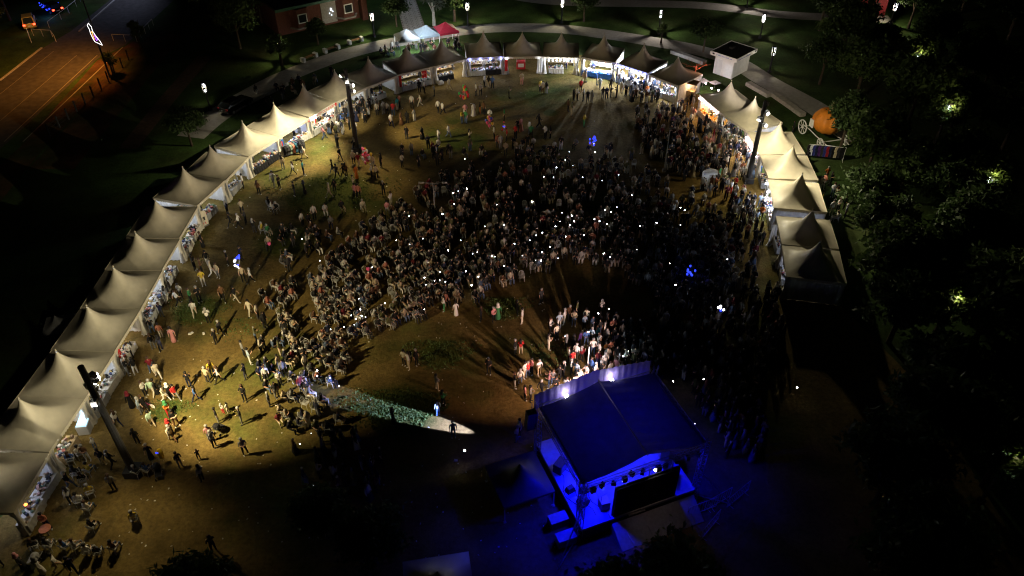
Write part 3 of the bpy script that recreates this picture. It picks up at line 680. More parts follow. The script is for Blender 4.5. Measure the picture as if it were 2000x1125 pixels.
# ------------------------------------------------------------------ park lamps
def lamp_proto():
    o = thing('park_lamp', 'x', 'street lamp', (0, 0, 0), 0, 'white post lamps along the park paths')
    MB().box((0, 0, 1.2), (.16, .16, 2.4)).build('pole', 'dark_steel', o)
    MB().box((0, 0, .12), (.4, .4, .24)).build('base', 'dark_steel', o)
    c = MB().box((0, 0, 2.43), (.44, .44, .05))
    for sx in (-1, 1):
        for sy in (-1, 1): c.box((sx * .18, sy * .18, 3.0), (.085, .085, 1.1))
    c.box((0, 0, 3.58), (.46, .46, .08)); c.build('lantern_frame', 'dark_steel', o)
    for z in (2.5, 3.05, 3.32): MB().bar((0, 0, z), (0, 0, z + .18), .07, 8).build('light_tube', 'lamp_white', o)
    return o
lp0 = lamp_proto()
LAMPS = [((411, 215), 'white post lamp by the parked black car at the upper left', 60, CREAM), ((731, 72), 'white post lamp on the lawn above the path benches', 420, CREAM), ((914, 51), 'white post lamp above the red pop-up canopy', 320, CREAM),
 ((1097, 45), 'white post lamp above the middle top tents', 240, CREAM), ((1286, 66), 'white post lamp with a bush at its foot by the curved path', 380, (1, .88, .75)), ((1484, 75), 'white post lamp on the lawn above the white kiosk', 330, (1, .88, .75)),
 ((1458, 15), 'white post lamp cut by the top edge on the upper path', 330, (1, .88, .75)), ((1737, 52), 'bright white post lamp between the dark trees at the top right', 320, CREAM), ((1502, 142), 'post lamp half hidden in leaves right of the white kiosk', 80, CREAM),
 ((549, 122), 'post lamp glowing inside a small tree at the upper left', 170, (1, .8, .45))]
for i, ((px_, py_), lab, pw, c) in enumerate(LAMPS):
    o = lp0 if i == 0 else copy_tree(lp0)
    x, y = G(px_, py_); o.location = (x, y, 0); o.rotation_euler.z = R(40 + 9 * i); o['label'] = lab
    light('POINT', (x, y, 2.92), pw * 1.5, c, rad=.05)
hid = [((1795, 104), 'lamp glowing through leaves, upper one of the dark wood'), ((1857, 204), 'lamp glowing through leaves below the upper wood lamp'), ((1938, 341), 'faint lamp among leaves near the right edge'), ((1867, 578), 'lamp lighting a leafy crown halfway down the dark wood'), ((1988, 549), 'lamp at the right edge beside the bright leafy crown'), ((1980, 880), 'lamp low on the right edge among scattered leaves')]
hid = [(PX(*G(a, b, 5.4)), l) for (a, b), l in hid]      # heads seen at these pixels stand 5.4 m above their bases
for (px_, py_), lab in hid:
    o = copy_tree(lp0); x, y = G(px_, py_); o.location = (x, y, 0); o.rotation_euler.z = .3; o.scale = (1, 1, 1.5); o['label'] = lab
    light('POINT', (x, y - .45, 5.6), 22 if py_ > 700 else 75, (1, .82, .4), rad=.08)
# double arm lamp in the audience and a thin pole on the right
x, y = G(850, 418); o = thing('street_lamp', 'double armed lamp post standing in the seated audience', 'street lamp', (x, y, 0))
MB().bar((0, 0, 0), (0, 0, 3.6), .07, 8, .05).build('pole', 'grey_metal', o)
MB().bar((-1.0, 0, 3.7), (0, 0, 3.6), .04).bar((0, 0, 3.6), (1.0, 0, 3.7), .04).build('arm', 'grey_metal', o)
for s in (-1, 1): MB().box((s * 1.15, 0, 3.7), (.5, .2, .08)).build('lamp_head', 'white_paint', o)
LM.append(('the double armed lamp', x, y))
x, y = G(1297, 335); o = thing('lamp_post', 'thin bare lamp post in the dense crowd at the right', 'lamp post', (x, y, 0))
MB().bar((0, 0, 0), (0, 0, 5.2), .07, 8, .045).build('pole', 'grey_metal', o); MB().box((0, 0, .15), (.4, .4, .3)).build('base', 'grey_metal', o); MB().box((.2, 0, 5.2), (.5, .2, .08)).build('lamp_head', 'grey_metal', o)
LM.append(('the thin lamp post', x, y))
# lamp post with neon figure on the road pavement + sodium street light out of frame at its head
x, y = G(215, 151); o = thing('street_lamp', 'tall dark street lamp with a neon ornament beside the orange road', 'street lamp', (x, y, 0))
MB().bar((0, 0, 0), (0, 0, 10.5), .14, 8, .08).build('pole', 'dark_steel', o)
MB().path([(0, 0, 10.5), (-.5, .5, 11), (-1.4, 1.2, 11.2), (-2.2, 1.8, 11.1)], .06).build('arm', 'dark_steel', o)
MB().box((-2.4, 2, 11.05), (.7, .35, .14), .7).build('lamp_head', 'grey_metal', o)
light('SPOT', (x - 2.4, y + 2, 10.9), 12000, (1, .36, .05), (x - 9, y + 1, 0), 122, 1.0, .15, o)
nz = MB(); nv = MB(); na = MB()
fl = [(-.35, 5.2), (.55, 4.6), (.45, 5.1), (.1, 5.9), (-.15, 6.6), (-.1, 7.2), (-.35, 7.7), (-.62, 7.4), (-.5, 6.9), (-.55, 6.3), (-.45, 5.6), (-.35, 5.2)]
nz.path([(a, -.25, b) for a, b in fl], .035, 6); nv.path([(-.05, -.27, 5.3), (.2, -.27, 5.5), (-.1, -.27, 6.2), (-.05, -.27, 5.3)], .035); na.path([(-.3, -.27, 5.5), (-.3, -.27, 6.6), (-.1, -.27, 6.4)], .035)
neon = thing('neon_ornament', 'white and amber neon figure mounted on the road lamp post', 'neon light', (x, y, 0), R(20), None, (.8, .8, .96))
nz.build('outline', 'neon_white', neon); nv.build('violet_tube', 'neon_violet', neon); na.build('amber_tube', 'neon_amber', neon)
MB().bar((0, -.02, 6.0), (0, -.3, 6.0), .05).bar((0, -.02, 7.0), (-.2, -.3, 7.0), .05).build('bracket', 'dark_steel', neon)
# cool far street light on the upper road
x, y = G(270, 15); o = thing('street_lamp', 'cool white street lamp over the far end of the road', 'street lamp', (x - 3, y + 8, 0))
MB().bar((0, 0, 0), (0, 0, 9), .12, 8, .08).build('pole', 'dark_steel', o); MB().box((.3, -.4, 9), (.4, .7, .12)).build('lamp_head', 'grey_metal', o)
light('SPOT', (x - 2.5, y + 7, 8.8), 1900, (.6, .68, 1), (x - 5, y + 1, 0), 110, .9, .15, o)

# ------------------------------------------------------------------ road fence, handrails
fp = [(98, 266), (117, 249), (135, 234), (151, 219), (167, 203), (183, 189), (198, 174), (213, 160), (226, 147), (240, 133), (252, 118)]
FQ = [G(*p) for p in fp]
o = thing('road_fence', 'dark post fence along the orange lit pavement beside the road', 'fence', (FQ[0][0], FQ[0][1], 0))
b0 = Vector((*FQ[0], 0))
for q in FQ: MB().box((q[0] - b0.x, q[1] - b0.y, .75), (.14, .14, 1.5)).build('post', 'dark_steel', o)
for z in (.35, .75, 1.15):
    mb = MB()
    for a, b in zip(FQ, FQ[1:]): mb.bar(Vector((*a, z)) - b0, Vector((*b, z)) - b0, .02, 4)
    mb.build('rail', 'dark_steel', o)
def handrail(pxs, label, h=1.0, step=1.4):
    Q = [Vector((*G(*p), 0)) for p in pxs]; o = thing('handrail', label, 'handrail', Q[0][:]); base = Q[0]
    posts = []
    for a, b in zip(Q, Q[1:]):
        k = max(1, int((b - a).length / step))
        for i in range(k): posts.append(a.lerp(b, i / k))
    posts.append(Q[-1])
    for p in posts: MB().bar(p - base, p - base + Vector((0, 0, h)), .035, 6).build('post', 'white_paint', o)
    mb = MB()
    for a, b in zip(Q, Q[1:]): mb.bar(a - base + Vector((0, 0, h)), b - base + Vector((0, 0, h)), .035, 6)
    mb.build('top_rail', 'white_paint', o)
handrail([(222, 80), (268, 82), (300, 50)], 'pale handrail turning a corner right of the road')
handrail([(62, 84), (57, 69)], 'short pale handrail at the corner by the lit van')
handrail([(66, 70), (103, 72), (110, 82)], 'low pale handrail left of the road mouth')
handrail([(97, 55), (120, 38), (150, 14), (165, -6)], 'long pale handrail along the far pavement of the road', step=2.0)

# ------------------------------------------------------------------ cars
def car(loc, rz, label, body='car_black', tail=None, van=False):
    o = thing('parked_car', label, 'car', loc, rz)
    hw, L = .86, 4.3
    prof = [(-2.15, .35), (-2.15, .8), (-1.95, .95), (-1.5, 1.45 if not van else 1.75), (.35, 1.45 if not van else 1.75), (1.05, .98), (2.0, .85), (2.15, .6), (2.15, .35)]
    n = len(prof); V = []
    for s in (-1, 1):
        for (x, z) in prof: V.append((x, s * hw * (.82 if z > 1.2 else 1), z))
    MB().add(V, [tuple(range(n)), tuple(range(2 * n - 1, n - 1, -1))] + [((i + 1) % n, i, n + i, n + (i + 1) % n) for i in range(n)]).build('body', body, o)
    top = 1.4 if not van else 1.7
    for s in (-1, 1):
        V = [(-1.55, s * (hw * .93), 1.0), (.8, s * hw * .93, 1.0), (.3, s * hw * .84, top), (-1.4, s * hw * .84, top)]
        V = [(a, b + s * .03, c) for a, b, c in V] + [(a, b, c) for a, b, c in V]
        MB().add(V, [(0, 1, 2, 3) if s < 0 else (3, 2, 1, 0), (0, 4, 5, 1), (1, 5, 6, 2), (2, 6, 7, 3), (3, 7, 4, 0)]).build('side_window', 'glass_dark', o)
    MB().add([(1.1, -.7, 1.0), (1.1, .7, 1.0), (.42, .62, top), (.42, -.62, top), (1.07, -.7, .97), (1.07, .7, .97)], [(0, 1, 2, 3), (0, 4, 5, 1)]).build('windscreen', 'glass_dark', o)
    MB().add([(-2.0, .68, .98), (-2.0, -.68, .98), (-1.56, -.6, top), (-1.56, .6, top)], [(0, 1, 2, 3)]).build('rear_window', 'glass_dark', o)
    for x in (-1.35, 1.35):
        for s in (-1, 1):
            wv = bpy.data.objects.new('wheel', None); col.objects.link(wv); wv.parent = o; wv.location = (x, s * hw, .32)
            MB().bar((0, -.1, 0), (0, .1, 0), .32, 14).build('tyre', 'tyre', wv); MB().bar((0, -.115, 0), (0, .115, 0), .19, 10).build('rim', 'grey_metal', wv)
    for s in (-1, 1):
        MB().box((-2.13, s * .68, .82), (.12, .3, .2)).build('tail_light', tail or 'red_cloth', o)
        MB().box((2.08, s * .62, .7), (.16, .36, .14)).build('headlight', 'white_paint', o)
    MB().box((-2.17, 0, .62), (.04, .5, .14)).build('number_plate', 'banner_white', o)
    return o
x, y = G(462, 212); car((x, y, 0), R(62), 'dark parked car on the path above the left tents')
x, y = G(60, 50); car((x, y, 0), R(118), 'yellow lit van with red tail lights on the side street', 'car_yellow', 'tail_red', True)
light('POINT', (x + 1.6, y - 3.2, 2.2), 60, (1, .6, .25), rad=.3)
x, y = G(104, 22); c2 = car((x, y, 0), R(140), 'dark car glittering with blue lights at the top left', 'car_black', 'tail_red')
mb = MB()
for i in range(16): mb.ball((rng.uniform(-2, 2), rng.choice((-.95, .95)), rng.uniform(.4, 1.2)), .1, 6, 4)
tag(mb.build('blue_lights', 'led_blue', c2), kind='stuff')
light('POINT', (x + .6, y - 3, 1.2), 70, (.1, .2, 1), rad=.3)
# ------------------------------------------------------------------ white kiosk
ko = thing('kiosk', 'white square kiosk with a dark flat roof and lettered fascia', 'kiosk', (29.46, 98.69, 0), R(45))
MB().box((0, 0, 1.3), (3.8, 2.7, 2.6)).build('wall', 'white_paint', ko)
LM.append(('the white kiosk', 29, 95.5))
for (cx_, cy_, sx_, sy_) in ((0, -1.98, 5.0, .1), (0, 1.98, 5.0, .1), (-2.45, 0, .1, 3.86), (2.45, 0, .1, 3.86)): MB().box((cx_, cy_, 2.86), (sx_, sy_, .5)).build('fascia', 'white_paint', ko)
MB().box((0, 0, 2.9), (4.8, 3.86, .3)).build('roof', 'dark_roof', ko)
MB().box((.3, .5, 3.2), (.7, .5, .3)).build('roof_hatch', 'dark_roof', ko)
for (lx, ly, rz_) in ((-1.93, -1.38, 0), (1.93, -1.38, 0), (-1.93, 1.38, 0), (1.93, 1.38, 0)): MB().box((lx, ly, 1.3), (.1, .1, 2.58)).build('corner_trim', 'white_paint', ko)
MB().box((.0, -1.365, 1.3), (3.3, .03, 2.1)).build('shutter', 'pvc_wall', ko); MB().box((-1.915, .7, 1.1), (.04, .9, 2.1)).build('door', 'pvc_wall', ko)
def glyph_row(parent, n, x0, dx, y, z, m, face, hh=.13):
    mb = MB(); rr = random.Random(n)
    for i in range(n):
        if rr.random() < .14: continue
        xx = x0 + i * dx
        for b in range(2):
            if face == 'x': mb.box((xx + b * dx * .4, y, z), (dx * .22, .012, hh * rr.uniform(.6, 1)))
            else: mb.box((y, xx + b * dx * .4, z), (.012, dx * .22, hh * rr.uniform(.6, 1)))
        if face == 'x': mb.box((xx + dx * .2, y - .001, z + hh * .3 * rr.choice((-1, 0, 1))), (dx * .5, .012, .03))
        else: mb.box((y - .001, xx + dx * .2, z + hh * .3 * rr.choice((-1, 0, 1))), (.012, dx * .5, .03))
    mb.build('lettering', m, parent)
glyph_row(ko, 24, -2.0, .125, -2.035, 2.86, 'banner_blue', 'x'); glyph_row(ko, 20, -1.3, .125, -2.505, 2.86, 'banner_blue', 'y')
for (a, b, f) in ((2.1, -2.036, 0), (-2.506, 1.5, 1)):
    e = MB(); e.box((a, b, 2.88), (.3 if not f else .012, .012 if not f else .3, .22)); e.build('emblem', 'print_dark', ko)
# ------------------------------------------------------------------ pop-up canopies behind the top tents
def popup(loc, rz, top, label, back=None):
    o = thing('popup_canopy', label, 'canopy', loc, rz, 'small pop-up canopies behind the tents')
    P = [(-1.5, -1.5, 2.2), (1.5, -1.5, 2.2), (1.5, 1.5, 2.2), (-1.5, 1.5, 2.2)]; mid = (0, 0, 3.25)
    V = []; F = []
    for i in range(4):
        a, b = Vector(P[i]), Vector(P[(i + 1) % 4]); c = Vector(mid); o_ = len(V)
        m1, m2 = a.lerp(c, .5) - Vector((0, 0, .1)), b.lerp(c, .5) - Vector((0, 0, .1)); V += [a, b, m2, m1, c]; F += [(o_, o_ + 1, o_ + 2, o_ + 3), (o_ + 3, o_ + 2, o_ + 4)]
        lo = Vector((0, 0, .28)); o2 = len(V); V += [a, b, b - lo, a - lo]; F += [(o2 + 3, o2 + 2, o2 + 1, o2)]
    MB().add(V, F).build('canopy', top, o)
    for x in (-1.45, 1.45):
        for y in (-1.45, 1.45): MB().box((x, y, 1.1), (.05, .05, 2.2)).build('leg', 'white_paint', o)
    return o
for (px_, py_, top, lab) in ((797, 100, 'pop_white', 'small white pop-up canopy, left one of three behind the tents'), (835, 92, 'pop_blue', 'small pale blue pop-up canopy between the white and red ones'), (872, 86, 'pop_red', 'small red pop-up canopy behind the top tents')):
    x, y = G(px_, py_); popup((x, y, 0), R(22), top, lab); light('POINT', (x, y - .3, 2.0), 300, (.86, .93, 1), rad=.15)
light('SPOT', (*G(800, 125), 6.0), 2600, (.8, .9, 1), (*G(835, 92), 2.6), 70, .8, .2)
# ------------------------------------------------------------------ benches and low walls
def bench(p, q, label, kind='bench'):
    a, b = Vector(G(*p)), Vector(G(*q)); L = (b - a).length; o = thing('bench' if kind == 'bench' else 'low_wall', label, 'bench' if kind == 'bench' else 'wall', (a.x, a.y, 0), math.atan2(b.y - a.y, b.x - a.x))
    if kind == 'bench':
        for k in range(3): MB().box((L / 2, -.2 + .2 * k, .43), (L - .5, .17, .06)).build('plank', 'wood', o)
        for x in (.15, L - .15): MB().box((x, 0, .3), (.4, .7, .6)).build('end_block', 'white_paint', o)
    else:
        k = max(2, int(L / 1.4))
        for i in range(k): MB().box(((i + .5) * L / k, 0, .24 + .008 * (i % 3)), (L / k - .02, .8, .48)).build('stone', 'stone', o)
bench((591, 122), (618, 110), 'wooden bench with white end blocks, leftmost on the path'); bench((634, 104), (662, 94), 'wooden bench with white end blocks near the mast top'); bench((681, 87), (708, 79), 'wooden bench with white end blocks nearest the lawn lamp')
bench((1312, 103), (1376, 126), 'low stone wall left of the white kiosk', 'w'); bench((1460, 166), (1502, 190), 'low stone wall with a seated pair right of the kiosk', 'w'); bench((1504, 183), (1568, 228), 'long low stone wall leading to the pumpkin carriage', 'w')
bench((455, 217), (560, 165), 'long pale low wall behind the upper left tents', 'w')
# ------------------------------------------------------------------ building at the top
ba, bb = Vector(G(548, 72)), Vector(G(706, 36)); L = (bb - ba).length
bu = thing('brick_building', 'red brick park building with green eaves and white framed windows', 'building', (ba.x, ba.y, 0), math.atan2(bb.y - ba.y, bb.x - ba.x))
MB().box((L / 2, 6.4, 2.0), (L, 12, 4.0)).build('wall', 'brick_wall', bu)
MB().box((L * .62, .36, 2.1), (2.4, .1, 3.6)).build('stone_panel', 'stone', bu)
rf = MB().box((L / 2 + .3, 6.0, 4.15), (L + 1.4, 14, .3)).build('roof', 'dark_roof', bu)
MB().box((L / 2 + .3, -1.08, 4.12), (L + 1.5, .14, .4)).build('gutter', 'green_metal', rf); MB().box((L * .55, 4, 4.4), (L * .5, 6, .2)).build('skylight', 'roof_glass', rf)
for xx in (L * .27, L * .83):
    bay = MB().add([(xx - 1.5, .36, .9), (xx - .8, -.7, .9), (xx + .8, -.7, .9), (xx + 1.5, .36, .9), (xx - 1.5, .36, 3.6), (xx - .8, -.7, 3.6), (xx + .8, -.7, 3.6), (xx + 1.5, .36, 3.6)], [(0, 1, 5, 4), (1, 2, 6, 5), (2, 3, 7, 6), (4, 5, 6, 7), (3, 2, 1, 0)]).build('bay', 'brick_wall', bu)
    MB().add([(xx - 1.8, .36, .75), (xx - .95, -.95, .75), (xx + .95, -.95, .75), (xx + 1.8, .36, .75), (xx - 1.8, .36, .9), (xx - .95, -.95, .9), (xx + .95, -.95, .9), (xx + 1.8, .36, .9)], [(0, 1, 5, 4), (1, 2, 6, 5), (2, 3, 7, 6), (4, 5, 6, 7)]).build('sill', 'stone', bay)
    wn_ = MB()
    for (dx, dz, sx_, sz_) in ((0, .62, 1.4, .12), (0, -.62, 1.4, .12), (-.64, 0, .12, 1.12), (.64, 0, .12, 1.12)): wn_.box((xx + dx, -.74, 2.2 + dz), (sx_, .1, sz_))
    wf = wn_.build('window_frame', 'white_paint', bay); MB().box((xx, -.715, 2.2), (1.14, .03, 1.1)).build('pane', 'glass_dark', bay)
MB().box((L + .3, -.5, 2.2), (.9, .9, 4.4)).build('pillar', 'brick_wall', bu)
x, y = G(647, 45); orn = thing('light_ornament', 'white star shaped light ornament under the brick building eave', 'light ornament', (x, y - .5, 0))
mb = MB()
for i in range(26):
    t, r_ = rng.random() * 6.28, rng.random() ** .6 * .62; mb.ball((r_ * math.cos(t), rng.uniform(-.1, .1), 1.9 + 1.15 * r_ * math.sin(t)), .085, 6, 4)
mb.build('bulbs', 'ornament_white', orn); MB().bar((0, .1, 0), (0, .1, 2.4), .04).build('stand', 'dark_steel', orn)
light('POINT', (x + 9.5, y + 7, 6.5), 420, (.7, .85, 1), rad=.3)     # added point light for the building's right side, no fixture
mat('red_panel', (.2, .012, .02), .6, .15, 2)
x, y = G(1700, 30); o = thing('red_pavilion', 'red sided pavilion between the trees at the top right', 'pavilion', (x, y, 0), R(-12))
MB().box((0, 2, 1.5), (4, 4, 3)).build('wall', 'red_panel', o); MB().box((0, 2, 3.1), (4.6, 4.6, .2)).build('roof', 'dark_roof', o); MB().box((.5, -.02, 1.0), (1, .05, 2)).build('door', 'dark_roof', o)
# ------------------------------------------------------------------ stage
SC = Vector((6.94, 32.33)); SR = math.atan2(3.0, 7.6); SW, SDp = 8.3, 6.5
st = thing('stage', 'roofed concert stage seen from behind with blue lit deck', 'stage', (SC.x, SC.y, 0), SR)
LM.append(('the stage', SC.x - 1, SC.y + 4))
def S(x, y, z=0): c, s = math.cos(SR), math.sin(SR); return (SC.x + x * c - y * s, SC.y + x * s + y * c, z)
hx, hy = SW / 2, SDp / 2
for i in range(4):
    for j in range(3): MB().box((-hx + (i + .5) * SW / 4, -hy - .3 + (j + .5) * (SDp + .9) / 3, 1.05), (SW / 4 - .02, (SDp + .9) / 3 - .02, .2)).build('deck_panel', 'deck', st)
MB().box((0, -hy - .27, .48), (SW, .04, .92)).build('skirt', 'black_cloth', st); MB().box((0, hy + .57, .48), (SW, .04, .92)).build('skirt', 'black_cloth', st)
for s in (-1, 1): MB().box((s * (hx - .03), .15, .48), (.04, SDp + .8, .92)).build('skirt', 'black_cloth', st)
# roof skin: two slopes sagging between ridge and eaves, with wrinkles
for s in (-1, 1):
    V = []; F = []; nx, ny = 14, 40
    for i in range(nx + 1):
        for j in range(ny + 1):
            u, v = i / nx, j / ny; x = s * (hx + .15) * u; y = -hy + SDp * v
            z = 6.35 - .8 * u - .22 * math.sin(math.pi * u) - .16 * math.sin(math.pi * v) * (1 - u * .6)
            if s > 0: z += .085 * math.sin(v * 55 + 3 * u + 2 * math.sin(v * 9)) * math.sin(math.pi * min(1, u * 1.3)) * (1 - .6 * u)
            else: z += .015 * math.sin(u * 19 + v * 2)
            V.append((x, y, z))
    for i in range(nx):
        for j in range(ny):
            a = i * (ny + 1) + j; f = (a, a + ny + 1, a + ny + 2, a + 1); F.append(f if s > 0 else f[::-1])
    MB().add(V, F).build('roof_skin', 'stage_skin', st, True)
MB().bar((0, -hy - .1, 6.4), (0, hy + .1, 6.4), .05).build('ridge_tube', 'truss', st)
def truss(p, q, wd=.3, name='truss'):
    p, q = Vector(p), Vector(q); d = (q - p).normalized(); a = d.cross(Vector((0, 0, 1)) if abs(d.z) < .9 else Vector((1, 0, 0))).normalized(); b = d.cross(a); h = wd / 2
    mb = MB(); cs = [a * h + b * h, a * h - b * h, -a * h - b * h, -a * h + b * h]
    for c in cs: mb.bar(p + c, q + c, .03, 5)
    k = max(2, int((q - p).length / .45))
    for i in range(k):
        t0, t1 = p.lerp(q, i / k), p.lerp(q, (i + 1) / k)
        for e in range(4): mb.bar(t0 + cs[e], t1 + cs[(e + 1) % 4], .015, 4)
    return mb.build(name, 'truss', st)
for sx in (-1, 1):
    for sy in (-1, 1):
        truss((sx * (hx + .1), sy * (hy + .1), 0), (sx * (hx + .1), sy * (hy + .1), 5.9), .34, 'tower')
    truss((sx * (hx + .1), -hy, 5.35), (sx * (hx + .1), hy, 5.35))
truss((-hx, -hy - .1, 5.2), (hx, -hy - .1, 5.2)); truss((-hx, hy + .1, 5.35), (hx, hy + .1, 5.35))
for sx in (-1, 1): MB().bar((sx * hx, -hy, .3), (sx * (hx + 2.2), -hy - 1.6, .05), .04).bar((sx * hx, -hy, 3), (sx * (hx + 2.2), -hy - 1.6, .05), .04).build('outrigger', 'truss', st)
# front valance: pleated cloth gable rising above the roof edge
for s in (-1, 1):
    V = []; F = []; k = 30
    for i in range(k + 1):
        u = i / k; x = s * u * (hx + .2); y = hy + .62 + .04 * math.sin(i * 1.9); top = 6.75 - .6 * u; V += [(x, y, 4.7), (x, y, top)]
    F = [(2 * i, 2 * i + 2, 2 * i + 3, 2 * i + 1) for i in range(k)]
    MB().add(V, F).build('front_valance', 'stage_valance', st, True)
for (x_, z_) in ((-hx * .52, 5.45), (hx * .3, 5.6)):
    f = MB().bar((x_, hy + .28, z_ - .1), (x_, hy + .4, z_ + .05), .13, 8).build('wash_light', 'stage_white', st)
    light('POINT', S(x_, hy + .35, z_ + .3), 26, (1, .9, .8), rad=.1, parent=st)
# hoist motors / fixtures on the back truss
for i in range(11): MB().box((-hx + .5 + i * .74 + rng.uniform(-.2, .2), -hy - .1 + rng.uniform(-.12, .12), 4.82 + rng.uniform(-.08, .1)), (rng.uniform(.2, .34), rng.uniform(.2, .34), rng.uniform(.25, .42)), .5 * i).build('stage_lamp', 'black_plastic', st)
for i, m in ((3, 'lamp_blue'), (6, 'stage_white'), (1, 'led_blue')): MB().ball((-hx + .5 + i * .74, -hy - .1, 4.6), .13, 8, 5).build('lit_lens', m, st)
# big dark screen back, hung at the rear of the stage
scn = thing('led_screen', 'large black backed video screen across the rear of the stage', 'screen', S(.35, -hy - .15, 0), SR)
for i in range(5):
    for j in range(3): MB().box((-2.25 + .9 * i + .45, 0, 1.6 + j * .95), (.88, .1, .93)).build('panel', 'screen_back', scn)
MB().box((0, .12, 2.6), (4.6, .06, 3.0)).build('frame', 'black_plastic', scn)
for sx in (-1.6, 0, 1.6): MB().bar((sx, .05, 4.0), (sx, .05, 5.05), .03).build('hanger', 'truss', scn)
# gear on the deck
def gear(name, lab, cat, x, y, fn, m): o = fn().build(name, m); o.location = S(x, y, 1.15); o.rotation_euler = (0, 0, SR + .2); return tag(o, lab, cat)
gear('bass_drum', 'round dark drum on the blue lit stage corner', 'drum', -3.3, -1.9, lambda: MB().bar((0, -.25, .4), (0, .25, .4), .38, 16).bar((-.3, .1, 0), (-.2, .1, .3), .03).bar((.3, .1, 0), (.2, .1, .3), .03), 'black_plastic')
gear('floor_monitor', 'black wedge speaker on the deck behind the round drum', 'speaker', -2.8, -1.0, lambda: MB().box((0, 0, .2), (.6, .45, .4), 0, 0, .7), 'black_plastic')
gear('floor_monitor', 'black wedge speaker nearest the left stage tower', 'speaker', -3.6, -.6, lambda: MB().box((0, 0, .2), (.6, .45, .4), 0, 0, .7), 'black_plastic')
for nm, x_, lab in (('line_array', -hx - .55, 'hanging loudspeaker column on the left front stage tower'), ('line_array', hx + .55, 'hanging loudspeaker column on the right front stage tower')):
    o = thing(nm, lab, 'loudspeaker', S(x_, hy + .2, 0), SR)
    for i in range(5): MB().box((0, .04 * i * i * .3, 4.9 - i * .36), (.7, .5, .33)).build('cabinet', 'black_plastic', o)
    MB().bar((0, 0, 5.1), (0, 0, 5.9), .03).build('hanger', 'truss', o)
for k, (x_, y_, w_, h_, m_, lab) in enumerate(((-1.6, 1.4, 1.0, 1.1, 'black_plastic', 'tall amplifier stack at the middle of the deck'), (-.4, 1.9, .8, .9, 'black_plastic', 'amplifier stack right of the tall one on the deck'), (-3.5, 1.2, .9, .8, 'black_plastic', 'black case by the left edge of the deck'), (2.9, -1.9, 1.0, .9, 'black_plastic', 'black case on the right rear of the deck'), (3.5, -.4, .7, 1.2, 'grey_cloth', 'grey dimmer rack at the right edge of the deck'), (-2.1, -2.5, .6, .7, 'pale_wood', 'small pale crate near the rear deck edge'))):
    o = thing('equipment_case', lab, 'case', S(x_, y_, 1.15), SR + .3 * k)
    MB().box((0, 0, h_ / 2), (w_, .6, h_)).build('body', m_, o); MB().box((0, -.31, h_ / 2), (w_ * .8, .03, h_ * .7)).build('front_panel', 'grey_metal', o)
for k, (x_, y_) in enumerate(((-2.4, -2.6), (-1.2, 2.6), (.8, 2.7))):
    o = thing('microphone_stand', 'thin microphone stand, ' + ['at the rear left of the deck', 'left one at the deck front', 'right one at the deck front'][k], 'microphone stand', S(x_, y_, 1.15))
    MB().bar((0, 0, 0), (0, 0, 1.4), .015, 5).bar((-.2, 0, .02), (.2, 0, .02), .012, 4).bar((0, -.2, .02), (0, .2, .02), .012, 4).build('stand', 'dark_steel', o); MB().bar((0, 0, 1.4), (.3, .1, 1.55), .012, 4).build('boom', 'dark_steel', o)
for k in range(3):
    pts = [S(-3.8 + .7 * k + .3 * math.sin(i * 1.1 + k), -2.9 + .5 * i, 1.165) for i in range(9)]
    o = MB().path(pts, .02, 4).build('cable', 'black_plastic'); tag(o, ['black cable nearest the left deck edge', 'black cable winding between the two others on deck', 'black cable nearest the deck centre'][k], 'cable')
# ramp, cases behind the stage
ramp = thing('ramp', 'dull grey loading ramp lying behind the black screen', 'ramp', S(.9, -hy - 1.2, 0), SR)
MB().add([(-3, -.8, .05), (3, -.8, .05), (3, .75, .9), (-3, .75, .9), (-3, -.8, 0), (3, -.8, 0), (3, .75, 0), (-3, .75, 0)], [(0, 1, 2, 3), (4, 7, 6, 5), (0, 4, 5, 1), (1, 5, 6, 2), (2, 6, 7, 3), (3, 7, 4, 0)]).build('surface', 'grey_metal', ramp)
for k in range(4): MB().box((-2.25 + k * 1.5, 0, .5), (.04, 1.7, .03)).build('batten', 'grey_metal', ramp)
for (px_, py_, lab, m) in ((1238, 1003, 'black flight case standing on the ramp behind the screen', 'black_plastic'), (1105, 1050, 'blue lit crate on the ground left of the stage rear', 'grey_cloth'), (1090, 1015, 'dark equipment case beside the left stage skirt', 'black_plastic')):
    x, y = G(px_, py_, .5); o = thing('flight_case', lab, 'case', (x, y, .25 if m == 'black_plastic' and py_ < 1010 else 0), SR)
    MB().box((0, 0, .38), (1.2, .7, .7)).build('body', m, o); MB().box((0, 0, .75), (1.22, .72, .05)).build('lid', 'grey_metal', o)
# stage lighting
for (x_, y_) in ((-2.4, .4), (2.0, .2), (-2.6, -2.2)):
    light('SPOT', S(x_, y_, 5.1), 2000, (.001, .002, 1), S(x_ * 1.25, y_ - .8, 0), 135, .8, .25)
light('SPOT', S(-hx + .3, -hy + .2, 4.9), 1000, (.001, .002, 1), S(-hx - 2.5, -hy - 3.2, 0), 62, .9, .2)
light('SPOT', S(hx - .2, -hy + .2, 4.9), 900, (.001, .002, 1), S(hx + 2.2, -hy - .6, 0), 62, .6, .2)
light('AREA', S(0, 0, 3.2), 170, (.012, .008, 1), S(0, .01, 9), size=5)  # added upward fill, stands in for blue light bounced on to the roof skin
light('SPOT', S(-1.8, hy + .75, 3.4), 1900, (1, .58, .38), S(-5, hy + 15, 1.6), 92, .85, .2)
light('SPOT', S(1.6, hy + .75, 3.6), 5600, (1, .66, .54), S(-1, hy + 22, 1.8), 88, .85, .2)
light('SPOT', S(-3.2, hy + .75, 3.2), 500, (.55, .75, 1), S(-.5, hy + 4, 1.0), 60, .6, .1)
